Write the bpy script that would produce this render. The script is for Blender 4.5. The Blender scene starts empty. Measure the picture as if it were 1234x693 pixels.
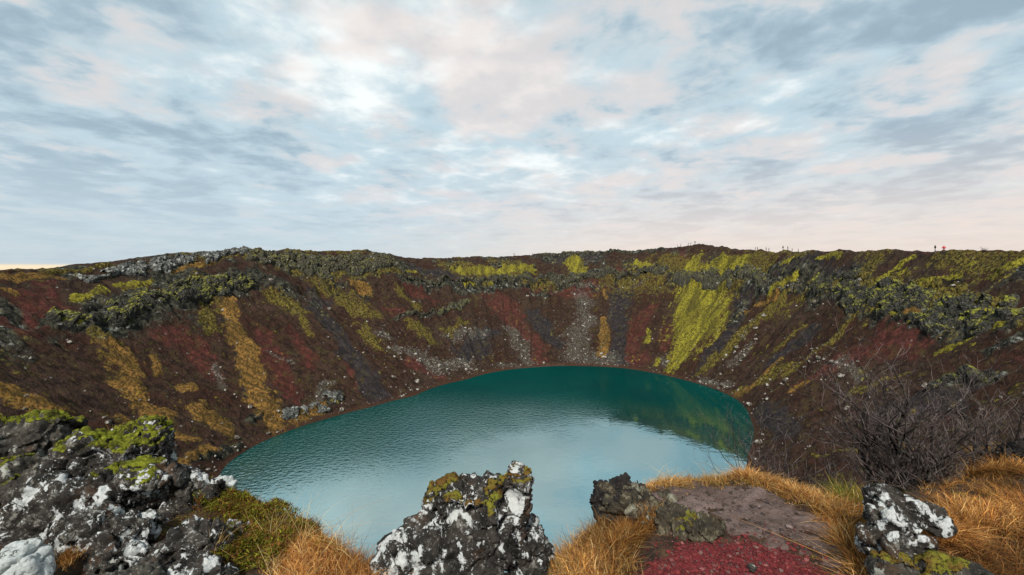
import bpy, bmesh, math, random
import numpy as np
from mathutils import Vector
SC = bpy.context.scene
COL = SC.collection
# ------------------------------------------------------------------ camera, world, sun, exposure
CAMZ = 40.0                    # metres above the lake
FPX = 560.0                    # focal length in photograph pixels (1234 wide)
cam_d = bpy.data.cameras.new("camera"); cam = bpy.data.objects.new("camera", cam_d); COL.objects.link(cam)
cam.location = (0, 0, CAMZ)
cam.rotation_euler = (math.radians(90), 0, 0); cam_d.shift_y = -20.5/1234.0
cam_d.sensor_width = 36.0; cam_d.lens = 36.0 * FPX / 1234.0
cam_d.clip_start = 0.05; cam_d.clip_end = 60000
SC.camera = cam
SC.view_settings.view_transform = 'Standard'; SC.view_settings.look = 'None'
SC.view_settings.exposure = 0.72; SC.view_settings.gamma = 1.0; SC.view_settings.use_curve_mapping = False
SUN_EL, SUN_AZ = 42.0, 192.0   # azimuth clockwise from +Y: behind and a little left of the camera
sd = bpy.data.lights.new("sun", 'SUN'); sun = bpy.data.objects.new("sun", sd); COL.objects.link(sun)
sd.energy = 3.2; sd.angle = math.radians(7); sd.color = (1.0, 0.95, 0.88)
_e, _a = math.radians(SUN_EL), math.radians(SUN_AZ)
sdir = Vector((math.sin(_a)*math.cos(_e), math.cos(_a)*math.cos(_e), math.sin(_e)))
sun.rotation_euler = sdir.to_track_quat('Z', 'Y').to_euler(); sun.location = (0, -30, 120)

# ------------------------------------------------------------------ node helpers
def nd(nt, typ, ins=None, **kw):
    n = nt.nodes.new('ShaderNode' + typ)
    for k, v in kw.items(): setattr(n, k, v)
    for k, v in (ins or {}).items():
        s = n.inputs[k]
        if isinstance(v, bpy.types.NodeSocket): nt.links.new(v, s)
        elif isinstance(v, tuple) and len(v) == 3 and s.type == 'RGBA': s.default_value = (*v, 1)
        else: s.default_value = v
    return n
def mx(nt, f, a, b, bt='MIX'):
    n = nd(nt, 'Mix', {0: f, 6: a, 7: b}, data_type='RGBA', blend_type=bt); n.clamp_factor = True
    return n.outputs[2]
def mth(nt, op, a, b=None, clamp=False):
    ins = {0: a}
    if b is not None: ins[1] = b
    n = nd(nt, 'Math', ins, operation=op); n.use_clamp = clamp
    return n.outputs[0]
def mr(nt, v, a, b, c=0.0, d=1.0):
    return nd(nt, 'MapRange', {0: v, 1: a, 2: b, 3: c, 4: d}, interpolation_type='SMOOTHSTEP').outputs[0]
def noise(nt, vec, scale, detail=4.0, rough=0.55, dist=0.0):
    return nd(nt, 'TexNoise', {'Vector': vec, 'Scale': scale, 'Detail': detail, 'Roughness': rough, 'Distortion': dist}).outputs[0]
def new_mat(name):
    m = bpy.data.materials.new(name); m.use_nodes = True; m.node_tree.nodes.clear(); return m, m.node_tree
def finish(nt, color, rough=0.9, bump=None, bs=0.5, bd=0.05, spec=0.2, extra=None):
    ins = {'Base Color': color, 'Roughness': rough, 'Specular IOR Level': spec}
    if bump is not None:
        ins['Normal'] = nd(nt, 'Bump', {'Strength': bs, 'Distance': bd, 'Height': bump}).outputs[0]
    ins.update(extra or {})
    p = nd(nt, 'BsdfPrincipled', ins)
    o = nd(nt, 'OutputMaterial'); nt.links.new(p.outputs[0], o.inputs[0]); return p
def sep(nt, c): return nd(nt, 'SeparateColor', {0: c}).outputs
def attr(nt, name): return nd(nt, 'Attribute', attribute_name=name).outputs

# ------------------------------------------------------------------ sky: Nishita above a broken deck of cloud
W = bpy.data.worlds.new("World"); SC.world = W; W.use_nodes = True
nt = W.node_tree; nt.nodes.clear()
sky = nd(nt, 'TexSky', sky_type='NISHITA', sun_disc=False, sun_elevation=math.radians(SUN_EL), sun_rotation=math.radians(SUN_AZ))
skyc = nd(nt, 'VectorMath', {0: sky.outputs[0], 3: 0.10}, operation='SCALE').outputs[0]
dirv = nd(nt, 'TexCoord').outputs['Generated']
sx = nd(nt, 'SeparateXYZ', {0: dirv}).outputs
zz = mth(nt, 'MAXIMUM', sx[2], 0.0)
den = mth(nt, 'ADD', zz, 0.11)
u = mth(nt, 'DIVIDE', sx[0], den); v = mth(nt, 'DIVIDE', sx[1], den)
pv = nd(nt, 'CombineXYZ', {0: u, 1: mth(nt, 'MULTIPLY', v, 0.92), 2: 3.7}).outputs[0]
n1 = noise(nt, pv, 2.2, 5, 0.52, 0.3)
pv2 = nd(nt, 'VectorMath', {0: pv, 1: (7.3, 2.9, 1.0)}, operation='ADD').outputs[0]
n2 = noise(nt, pv2, 2.4, 4, 0.5, 0.1)
pv3 = nd(nt, 'VectorMath', {0: pv, 1: (-4.1, 5.2, 8.0)}, operation='ADD').outputs[0]
n3 = noise(nt, pv3, 0.55, 3, 0.5, 0.2)
n4 = noise(nt, pv3, 7.5, 4, 0.55, 0.2)
def toward(px, py):
    x, y, z = (px-617)/FPX, 1.0, (326-py)/FPX
    l = math.sqrt(x*x+y*y+z*z); return (x/l, y/l, z/l)
glow = nd(nt, 'VectorMath', {0: dirv, 1: toward(560, 20)}, operation='DOT_PRODUCT').outputs['Value']
gl = mr(nt, glow, 0.80, 1.0)                       # thin cloud in front of the sun's glow
lum = mth(nt, 'ADD', mth(nt, 'MULTIPLY', n1, 0.70), mth(nt, 'MULTIPLY', n4, 0.30))
lum = mth(nt, 'ADD', lum, mth(nt, 'MULTIPLY', gl, 0.13))
lum = mth(nt, 'ADD', lum, mth(nt, 'MULTIPLY', mth(nt, 'SUBTRACT', n3, 0.5), 0.22))
c = mx(nt, mr(nt, lum, 0.38, 0.57), (0.265, 0.35, 0.41), (0.43, 0.54, 0.585))
c = mx(nt, mr(nt, lum, 0.555, 0.78), c, (0.78, 0.81, 0.79))
pk = mth(nt, 'MULTIPLY', mth(nt, 'MULTIPLY', mr(nt, n2, 0.42, 0.62), mr(nt, lum, 0.46, 0.58)), 0.60)
c = mx(nt, pk, c, (0.66, 0.555, 0.51))
low = mr(nt, zz, 0.33, 0.02)
rightw = mr(nt, sx[0], -0.45, 0.35)
hz = mx(nt, rightw, (0.42, 0.50, 0.56), (0.66, 0.55, 0.50))
c = mx(nt, mth(nt, 'MULTIPLY', mth(nt, 'POWER', low, 1.6), 0.88), c, hz)
gap = mth(nt, 'MULTIPLY', mr(nt, zz, 0.012, 0.006), mr(nt, sx[0], -0.45, -0.65))
c = mx(nt, gap, c, (0.80, 0.66, 0.46))              # clear strip under the cloud deck, low on the left
c = mx(nt, 0.10, c, skyc)
bg = nd(nt, 'Background', {'Color': c, 'Strength': 0.82})
nt.links.new(bg.outputs[0], nd(nt, 'OutputWorld').inputs[0])

# ------------------------------------------------------------------ noise in numpy
def _hash(ix, iy, iz, seed):
    h = (ix.astype(np.int64)*374761393 + iy.astype(np.int64)*668265263 + iz*2147483647 + seed*144665) & 0xFFFFFFFF
    h = ((h ^ (h >> 13))*1274126177) & 0xFFFFFFFF
    h = ((h ^ (h >> 16))*2246822519) & 0xFFFFFFFF
    return ((h ^ (h >> 15)) & 0xFFFFFF)/float(0xFFFFFF)
def vn2(x, y, seed=0):
    ix, iy = np.floor(x), np.floor(y); fx, fy = x-ix, y-iy
    fx = fx*fx*fx*(fx*(fx*6-15)+10); fy = fy*fy*fy*(fy*(fy*6-15)+10)
    z = np.int64(0)
    a = _hash(ix, iy, z, seed); b = _hash(ix+1, iy, z, seed); c = _hash(ix, iy+1, z, seed); d = _hash(ix+1, iy+1, z, seed)
    return (a+(b-a)*fx)*(1-fy) + (c+(d-c)*fx)*fy - 0.5
def fbm2(x, y, seed=0, oct=4, gain=0.5):
    s = np.zeros_like(x); a = 1.0; f = 1.0
    for o in range(oct):
        ca, sa = math.cos(o*1.1), math.sin(o*1.1)
        s = s + a*vn2((x*ca-y*sa)*f+o*17.3, (x*sa+y*ca)*f-o*9.1, seed+o); a *= gain; f *= 2.03
    return s
def vn3(p, seed=0):
    i = np.floor(p); f = p-i; f = f*f*f*(f*(f*6-15)+10)
    r = 0
    for dx in (0, 1):
        wx = f[:, 0] if dx else 1-f[:, 0]
        for dy in (0, 1):
            wy = f[:, 1] if dy else 1-f[:, 1]
            for dz in (0, 1):
                wz = f[:, 2] if dz else 1-f[:, 2]
                r = r + wx*wy*wz*_hash(i[:, 0]+dx, i[:, 1]+dy, (i[:, 2]+dz).astype(np.int64), seed)
    return r-0.5
def fbm3(p, seed=0, oct=4, gain=0.5):
    s = 0; a = 1.0; f = 1.0
    for o in range(oct):
        s = s + a*vn3(p*f+o*13.7, seed+o); a *= gain; f *= 2.03
    return s
def vor2(x, y, seed=0):
    ix, iy = np.floor(x), np.floor(y); z = np.int64(0)
    f1 = np.full(x.shape, 9.0); f2 = f1.copy(); cell = np.zeros(x.shape)
    for dx in (-1, 0, 1):
        for dy in (-1, 0, 1):
            cx, cy = ix+dx, iy+dy
            px = cx+_hash(cx, cy, z, seed); py = cy+_hash(cx, cy, z, seed+71)
            d = np.hypot(px-x, py-y); r = _hash(cx, cy, z, seed+133)
            m = d < f1
            f2 = np.where(m, f1, np.minimum(f2, d)); cell = np.where(m, r, cell); f1 = np.where(m, d, f1)
    return f1, f2, cell
def vor3(p, seed=0):
    i = np.floor(p); f1 = np.full(len(p), 9.0); f2 = f1.copy(); cell = np.zeros(len(p))
    for dx in (-1, 0, 1):
        for dy in (-1, 0, 1):
            for dz in (-1, 0, 1):
                cx, cy, cz = i[:, 0]+dx, i[:, 1]+dy, (i[:, 2]+dz).astype(np.int64)
                q = np.stack([cx+_hash(cx, cy, cz, seed), cy+_hash(cx, cy, cz, seed+71), cz+_hash(cx, cy, cz, seed+37)], 1)
                d = np.linalg.norm(q-p, axis=1); r = _hash(cx, cy, cz, seed+133)
                m = d < f1
                f2 = np.where(m, f1, np.minimum(f2, d)); cell = np.where(m, r, cell); f1 = np.where(m, d, f1)
    return f1, f2, cell
def sst(a, b, x):
    t = np.clip((x-a)/(b-a), 0, 1); return t*t*(3-2*t)

# ------------------------------------------------------------------ the crater in plan: lake shore, rim, rim height (metres; lake at 0)
CX, CY = 3.0, 130.0
SHORE = [(-56,88),(-59,96),(-59,105),(-56,115.5),(-49,126.6),(-40.7,136.6),(-31,148),(-17,170),(-2,187),(22,195),(45,191),(58,178),
         (67,161),(70,145.5),(64,125),(57,110),(51,101),(35,80),(10,64),(-22,62),(-45,70)]
RIM = [(0,2,-2.4),(-40,8,-1.5),(-85,35,-1.0),(-115,75,-.6),(-122,110,-.8),(-121,130,.6),(-116,160,5.2),(-107,190,8.6),(-92,220,9.0),
       (-70,245,10.3),(-55,262,6.5),(-20,285,8.1),(10,296,9.3),(20,298,11.0),(45,296,12.0),(70,280,11.4),(90,262,13.0),(100,250,14.0),
       (107,225,10.2),(110,200,7.7),(112,175,6.9),(114,150,6.5),(115,125,5.0),(115,105,4.2),(112,80,3.0),(98,45,1.0),(60,15,-.6),(25,5,-1.8)]
_TH = np.linspace(-math.pi, math.pi, 1441)
def _per(pts, vals, sm):
    th = np.array([math.atan2(p[1]-CY, p[0]-CX) for p in pts]); o = np.argsort(th); th, vv = th[o], np.array(vals)[o]
    y = np.interp(_TH, th, vv, period=2*math.pi)[:-1]
    k = np.exp(-0.5*(np.arange(-60, 61)/sm)**2); k /= k.sum()
    y = np.convolve(np.concatenate([y[-60:], y, y[:60]]), k, 'valid')
    return np.append(y, y[0])
_RS = _per(SHORE, [math.hypot(p[0]-CX, p[1]-CY) for p in SHORE], 8)
_RR = _per(RIM, [math.hypot(p[0]-CX, p[1]-CY) for p in RIM], 7)
_HR = _per(RIM, [p[2]+CAMZ for p in RIM], 4)
G_S = np.array([-.3, 0, .03, .33, .66, .70, .725, .745, .80, .93, 1.0, 1.04])
G_Z = np.array([-.3, 0, .022, .27, .565, .61, .68, .70, .75, .925, .985, 1.0])
G_S2 = np.array([-.3, 0, .03, .5, .8, 1.0, 1.04]); G_Z2 = np.array([-.3, 0, .025, .45, .77, .985, 1.0])
def base_z(th, s):
    """height over the lake at polar angle th and s (0 = shore, 1 = rim), without the small relief"""
    h = np.interp(th, _TH, _HR)
    w = np.clip(fbm2(th*9, th*0+3.3, 5, 3), -1, 1)*0.05
    ss = np.where((s > .5) & (s < .98), s + w*np.sin((s-.5)/.48*math.pi), s)
    far = sst(0.15, 0.5, np.sin(th)) * 0.9 + 0.1         # the cliff band is on the far walls
    zi = h*(far*np.interp(ss, G_S, G_Z) + (1-far)*np.interp(ss, G_S2, G_Z2))
    out = np.maximum(s-1.04, 0)
    zo = h - 26*sst(0, 1.6, out) - out*3.0
    return np.where(s < 1.04, zi, zo)
def polar(x, y):
    th = np.arctan2(y-CY, x-CX); r = np.hypot(x-CX, y-CY)
    rs, rr = np.interp(th, _TH, _RS), np.interp(th, _TH, _RR)
    return th, (r-rs)/(rr-rs)
def plan(th, s):
    rs, rr = np.interp(th, _TH, _RS), np.interp(th, _TH, _RR)
    r = rs+(rr-rs)*s
    return CX+r*np.cos(th), CY+r*np.sin(th)
# ground cover of the crater walls: kind, [(x, y, half width), ...] in metres
STROKES = [
('moss', [(-108.8, 116.7, 0.83), (-111.0, 126.3, 1.13)]),
('moss', [(-102.8, 108.8, 0.87), (-102.8, 114.9, 0.92)]),
('moss', [(-111.9, 131.4, 0.59), (-110.3, 140.7, 0.5)]),
('moss', [(-33.8, 262.6, 2.34), (-20.2, 269.7, 3.37), (11.4, 278.3, 3.98)]),
('moss', [(-59.2, 242.0, 1.3), (-51.6, 246.9, 1.1)]),
('moss', [(37.5, 287.6, 4.11), (37.7, 270.7, 4.83)]),
('moss', [(70.4, 266.4, 1.43), (77.3, 253.3, 2.26)]),
('moss', [(96.1, 241.3, 3.02), (92.2, 235.8, 3.79), (87.7, 232.7, 3.32)]),
('moss', [(90.6, 219.6, 12.16), (84.3, 207.0, 11.09), (77.0, 195.2, 9.76), (69.9, 185.6, 6.63), (62.7, 180.0, 3.54)]),
('moss', [(101.6, 226.6, 2.02), (106.1, 208.5, 2.98)]),
('moss', [(101.2, 215.5, 3.08), (103.2, 207.9, 2.6)]),
('moss', [(107.9, 184.3, 0.99), (109.5, 181.4, 0.81)]),
('moss', [(111.1, 169.1, 0.75), (112.9, 160.0, 0.86)]),
('moss', [(100.0, 177.9, 1.59), (104.5, 171.7, 1.38)]),
('moss', [(107.5, 135.2, 0.72), (114.1, 132.3, 0.59)]),
('moss', [(103.6, 137.2, 0.73), (109.8, 130.0, 0.58)]),
('moss', [(104.4, 122.3, 0.66), (106.0, 118.0, 0.74)]),
('moss', [(106.6, 116.3, 0.62), (107.9, 113.4, 0.51)]),
('moss', [(111.8, 114.2, 0.51), (112.8, 113.8, 0.51)]),
('moss', [(109.0, 106.5, 0.48), (112.7, 102.3, 0.55)]),
('moss', [(98.8, 124.9, 0.89), (98.2, 117.5, 0.94)]),
('moss', [(96.1, 111.5, 0.9), (98.2, 109.7, 0.88)]),
('moss', [(91.5, 98.9, 0.79), (93.8, 95.8, 1.03)]),
('moss', [(100.7, 103.8, 0.74), (102.3, 101.7, 0.73)]),
('moss', [(99.7, 96.6, 0.69), (101.2, 94.3, 0.67)]),
('moss', [(96.3, 93.3, 0.5), (96.1, 91.6, 0.49)]),
('moss', [(61.6, 209.1, 0.93), (59.3, 201.1, 1.08)]),
('moss', [(58.4, 189.0, 1.35), (56.7, 185.8, 1.33)]),
('moss', [(-5.7, 266.1, 2.38), (-25.6, 251.6, 1.12)]),
('olive', [(99.4, 169.6, 2.42), (88.2, 171.6, 3.37), (77.2, 171.0, 3.36), (68.4, 168.0, 2.7)]),
('olive', [(97.1, 131.1, 1.17), (87.6, 131.6, 1.64), (79.6, 133.9, 1.67)]),
('olive', [(92.2, 148.3, 1.06), (85.8, 149.7, 1.07)]),
('olive', [(-121.4, 122.0, 0.54), (-116.8, 149.6, 0.67)]),
('olive', [(-71.7, 194.0, 3.81), (-59.5, 193.8, 4.5)]),
('olive', [(-86.1, 168.0, 3.9), (-78.1, 170.2, 3.34)]),
('olive', [(-43.1, 197.7, 2.82), (-34.5, 189.3, 3.38)]),
('olive', [(-57.3, 181.3, 2.59), (-49.2, 169.9, 2.12)]),
('olive', [(-103.4, 182.7, 3.26), (-92.7, 201.9, 4.69), (-76.2, 216.5, 5.03), (-62.2, 236.8, 4.65)]),
('olive', [(-54.2, 221.6, 2.37), (-45.2, 216.3, 2.7)]),
('olive', [(-99.6, 148.0, 1.85), (-88.0, 136.1, 1.7)]),
('olive', [(-74.9, 166.5, 1.19), (-69.2, 160.2, 1.14)]),
('olive', [(79.3, 137.5, 2.46), (73.2, 142.4, 2.03), (70.6, 150.2, 1.07)]),
('olive', [(105.2, 153.8, 1.92), (105.4, 127.5, 2.28), (103.0, 108.2, 2.32), (100.8, 93.6, 1.5)]),
('olive', [(-98.9, 109.2, 0.97), (-95.7, 112.4, 1.0)]),
('olive', [(-109.8, 131.7, 1.18), (-109.7, 137.5, 1.23)]),
('olive', [(-29.7, 202.7, 2.17), (-22.2, 217.7, 1.55)]),
('olive', [(81.9, 98.0, 1.57), (76.9, 104.3, 1.3)]),
('olive', [(52.8, 80.3, 1.15), (58.4, 77.4, 1.11)]),
('tan', [(-120.2, 109.1, 1.56), (-121.0, 117.5, 1.47), (-118.8, 122.7, 0.88)]),
('tan', [(-115.5, 104.9, 0.75), (-114.3, 106.3, 0.76)]),
('tan', [(-111.0, 150.9, 0.67), (-109.9, 161.1, 0.86), (-108.8, 171.7, 1.23)]),
('tan', [(-94.5, 153.4, 1.92), (-85.4, 143.1, 2.56), (-74.4, 130.2, 2.79), (-64.6, 119.8, 2.78), (-58.8, 115.5, 2.48)]),
('tan', [(-95.1, 109.3, 2.54), (-86.2, 103.3, 2.95), (-79.4, 99.5, 2.67), (-74.1, 99.5, 2.31)]),
('tan', [(-87.0, 79.0, 2.82), (-82.3, 79.9, 2.85)]),
('tan', [(-76.1, 91.3, 1.47), (-69.9, 92.8, 2.15), (-66.5, 97.5, 1.92)]),
('tan', [(-71.2, 107.2, 2.87), (-65.9, 105.7, 2.45)]),
('tan', [(-78.5, 111.3, 1.19), (-77.2, 113.2, 1.21)]),
('tan', [(-71.8, 209.4, 2.99), (-67.8, 211.1, 3.39)]),
('tan', [(-57.6, 120.9, 2.37), (-54.2, 128.1, 2.52)]),
('tan', [(-62.5, 96.7, 1.21), (-63.3, 88.1, 1.42)]),
('tan', [(44.3, 225.3, 1.61), (42.0, 211.9, 2.27), (39.3, 202.1, 1.8)]),
('tan', [(49.9, 251.9, 0.9), (48.8, 244.1, 0.87)]),
('tan', [(97.8, 114.6, 0.72), (98.9, 112.4, 0.7)]),
('tan', [(73.2, 142.4, 1.53), (70.1, 146.5, 1.05)]),
('tan', [(61.3, 179.7, 1.6), (64.2, 181.5, 1.62)]),
('tan', [(48.3, 48.0, 1.03), (51.7, 47.2, 0.84)]),
('tan', [(58.4, 70.7, 0.88), (59.6, 67.7, 0.6)]),
('tan', [(77.2, 142.7, 1.27), (81.2, 143.0, 1.02)]),
('tan', [(60.0, 61.9, 0.77), (58.3, 55.0, 0.69)]),
('tan', [(93.4, 184.8, 1.32), (99.4, 172.4, 1.23)]),
('tan', [(74.8, 122.1, 1.09), (78.6, 119.6, 0.85)]),
('tan', [(-89.0, 115.4, 1.03), (-84.4, 110.8, 1.19)]),
('red', [(-7.5, 246.2, 7.47), (2.0, 227.6, 5.69), (10.5, 209.4, 3.74), (13.2, 194.5, 2.78)]),
('red', [(-56.1, 202.6, 2.89), (-47.9, 203.3, 3.27)]),
('red', [(-48.5, 232.1, 3.32), (-40.0, 231.2, 2.89)]),
('red', [(65.7, 225.6, 4.03), (55.3, 205.2, 4.4), (49.6, 191.6, 3.76)]),
('red', [(71.7, 205.8, 2.94), (63.8, 195.3, 2.44)]),
('red', [(91.2, 251.5, 3.14), (89.2, 236.6, 2.11)]),
('red', [(10.8, 264.0, 4.71), (51.1, 253.3, 5.88)]),
('red', [(94.8, 118.5, 3.17), (92.4, 106.0, 4.16), (86.8, 117.7, 4.2), (79.3, 120.7, 2.8)]),
('red', [(85.1, 82.4, 2.65), (88.6, 80.4, 2.87)]),
('red', [(-109.5, 102.7, 4.22), (-113.9, 116.6, 2.71), (-102.7, 96.3, 3.44)]),
('red', [(-92.6, 124.4, 4.44), (-86.2, 126.4, 3.84), (-78.0, 120.6, 2.8)]),
('red', [(-79.6, 147.6, 2.64), (-69.4, 135.4, 3.63), (-62.3, 128.2, 2.98)]),
('red', [(117.2, 130.4, 0.47), (117.1, 126.4, 0.45)]),
('red', [(-25.4, 249.9, 3.12), (-12.8, 264.8, 1.89)]),
('red', [(61.1, 267.4, 1.91), (66.3, 259.5, 1.85)]),
('red', [(-35.3, 168.7, 3.31), (-25.9, 166.6, 2.08)]),
('red', [(-53.2, 151.3, 1.89), (-45.0, 142.3, 1.78)]),
('red', [(-75.3, 157.9, 1.97), (-62.5, 141.7, 1.77)]),
('red', [(62.7, 150.7, 1.08), (64.3, 125.0, 1.12)]),
('ash', [(-79.5, 187.9, 3.69), (-65.1, 168.1, 3.6), (-50.7, 153.5, 3.56), (-40.4, 142.3, 3.81)]),
('ash', [(57.5, 251.8, 4.95), (50.1, 214.3, 3.83), (44.6, 195.3, 3.14)]),
('ash', [(96.1, 193.5, 4.49), (83.0, 180.2, 3.54), (68.4, 168.0, 3.0)]),
('ash', [(113.4, 123.7, 1.55), (112.4, 111.8, 1.8), (110.6, 100.4, 1.61)]),
('ash', [(22.3, 290.0, 5.18), (51.9, 282.2, 5.54)]),
('ash', [(99.4, 229.1, 3.27), (98.4, 209.5, 2.99)]),
('ash', [(-52.4, 250.7, 3.13), (-33.2, 258.5, 2.77)]),
('ash', [(-10.3, 214.1, 3.82), (-19.1, 187.4, 4.35)]),
('ash', [(107.7, 178.5, 4.14), (108.4, 143.5, 2.56)]),
('ash', [(9.8, 239.4, 3.42), (19.5, 213.6, 4.2)]),
('ash', [(-80.0, 134.9, 1.2), (-67.3, 119.0, 1.06)]),
('ash', [(79.1, 81.6, 4.37), (70.3, 85.1, 4.56)]),
('ash', [(68.7, 127.0, 2.95), (61.6, 100.5, 3.59)]),
('ash', [(92.1, 144.1, 2.57), (81.0, 144.9, 2.33)]),
('pale', [(38.0, 256.2, 4.12), (37.3, 229.6, 4.92), (26.6, 204.1, 6.56), (41.4, 196.2, 5.96)]),
('pale', [(-43.0, 175.9, 3.46), (-28.5, 173.6, 6.2), (-18.4, 181.0, 4.85)]),
('pale', [(-2.8, 220.9, 3.16), (4.8, 205.1, 4.03), (7.9, 193.5, 3.8)]),
('pale', [(-27.5, 200.3, 4.29), (-14.0, 212.5, 3.79)]),
('pale', [(-52.3, 180.9, 1.94), (-48.0, 182.7, 1.96)]),
('pale', [(34.5, 265.0, 1.42), (86.3, 238.0, 1.7)]),
('pale', [(-79.3, 124.4, 1.11), (-72.7, 117.4, 1.05)]),
('pale', [(-55.7, 126.2, 1.58), (-54.0, 139.4, 1.24)]),
('pale', [(76.0, 161.7, 2.02), (82.4, 163.0, 1.75)]),
('pale', [(58.7, 190.0, 2.04), (59.9, 183.2, 1.64)]),
('pale', [(91.0, 173.9, 1.55), (83.9, 168.9, 1.51)]),
('pale', [(-5.7, 188.9, 2.02), (22.0, 195.5, 1.75)]),
('pale', [(83.8, 119.4, 1.71), (81.0, 107.2, 1.34)]),
('pale', [(98.5, 182.1, 1.3), (103.3, 168.7, 1.2)]),
('pale', [(-71.9, 138.0, 1.23), (-66.0, 138.5, 1.48)]),
('pale', [(94.2, 95.4, 0.68), (98.8, 92.5, 0.66)]),
('pale', [(72.5, 154.4, 1.38), (65.6, 164.7, 1.18)]),
('rock', [(-105.1, 185.7, 3.65), (-92.7, 201.9, 6.49), (-74.4, 222.8, 7.16), (-60.5, 243.9, 6.53)]),
('rock', [(-56.4, 230.7, 1.65), (-25.8, 253.5, 3.62), (11.0, 267.8, 2.87), (49.4, 268.3, 2.87), (80.7, 247.1, 3.09), (96.9, 214.4, 4.21)]),
('rock', [(-104.0, 106.5, 1.71), (-101.0, 111.6, 3.39), (-104.0, 124.7, 3.79), (-102.8, 139.7, 3.74), (-101.3, 154.6, 4.69), (-97.6, 172.5, 4.62)]),
('rock', [(-50.0, 197.1, 1.23), (-34.0, 218.7, 1.37), (-23.5, 239.2, 1.49)]),
('rock', [(-25.3, 248.3, 2.22), (-12.3, 254.7, 2.27)]),
('rock', [(99.8, 221.0, 3.95), (103.3, 184.8, 3.3), (105.2, 164.6, 3.23), (104.6, 145.4, 3.89), (101.3, 117.5, 4.83), (99.1, 102.2, 4.2), (98.9, 91.1, 2.44)]),
('rock', [(20.1, 296.2, 2.12), (63.2, 287.9, 2.06), (86.7, 265.3, 1.9)]),
('rock', [(10.6, 259.2, 1.39), (19.5, 253.6, 1.36)]),
('rock', [(-105.8, 142.1, 1.27), (-104.8, 159.9, 1.43)]),
('rock', [(90.5, 88.4, 1.11), (94.6, 85.9, 0.92)]),
('rock', [(94.5, 190.5, 2.04), (85.9, 182.9, 1.96)]),
('rock', [(100.1, 185.1, 1.98), (102.2, 166.9, 1.79)]),
('rock', [(78.6, 87.5, 1.09), (81.5, 78.3, 1.26)]),
('rock', [(-63.8, 112.7, 0.81), (-56.7, 123.4, 0.88), (-49.9, 135.1, 0.96)]),
('rock', [(-62.5, 90.4, 0.97), (-60.2, 103.0, 0.83)]),
]
OUTCROPS = [
('lava_rampart', 'pale grey lava rampart stepping down along the left crater rim', [(-116.5, 127.4, 1.37), (-116.2, 139.3, 1.99), (-114.5, 153.7, 2.47), (-112.0, 170.9, 2.14), (-107.1, 190.5, 2.04)], 1.9, 'pale'),
('lava_outcrop', 'large dark mossy lava outcrop jutting from the red slope on the left wall', [(-104.5, 106.6, 1.33), (-101.7, 112.4, 3.01), (-103.5, 124.2, 3.33), (-102.8, 139.7, 3.74), (-100.8, 153.8, 4.67), (-96.2, 169.9, 3.34)], 2.4, 'dark'),
('lava_crag', 'broad grey-green lava crag along the rim left of the saddle', [(-102.5, 184.0, 2.96), (-92.7, 201.9, 5.41), (-77.7, 221.0, 5.92), (-68.1, 235.4, 5.46), (-59.2, 242.0, 3.02)], 2.6, 'green'),
('lava_ledge', 'thin ragged lava ledge running level under the far rim', [(-53.4, 235.6, 1.47), (-26.0, 255.5, 2.74), (11.0, 268.9, 2.88), (49.2, 267.3, 2.39), (80.6, 246.6, 2.2)], 3.0, 'green'),
('lava_crag', 'grey broken crag above the big yellow moss patch', [(83.1, 234.9, 2.52), (92.8, 223.1, 3.19), (99.9, 204.9, 3.66), (102.0, 185.4, 1.99)], 2.2, 'green'),
('lava_outcrop', 'wide dark lava outcrop flecked with white and green on the right wall', [(105.1, 159.9, 2.57), (104.0, 137.7, 3.2), (100.8, 116.8, 4.17), (98.6, 101.7, 3.63), (98.9, 91.1, 1.95)], 1.7, 'dark'),
('lava_ledge', 'short lichen-grey ledge in the middle of the scree left of the red streak', [(-50.0, 197.1, 1.06), (-34.0, 218.7, 1.17), (-23.5, 239.2, 1.28)], 1.6, 'green'),
('lava_hump', 'low dark knob of lava on the slope behind the bare birches', [(77.9, 88.5, 1.11), (81.0, 83.5, 1.34), (82.0, 78.1, 1.12)], 1.6, 'dark'),
('lava_outcrop', 'low brown lava shelf at the waterline on the left shore', [(-58.4, 120.2, 1.07), (-54.6, 126.3, 1.35), (-50.7, 133.9, 0.96)], 1.3, 'pale'),
('lava_hump', 'small rocky knob breaking the skyline on the far rim beside the saddle', [(20.1, 296.2, 1.59), (33.4, 297.1, 1.86), (61.3, 290.9, 1.56)], 1.5, 'green'),
]
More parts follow.
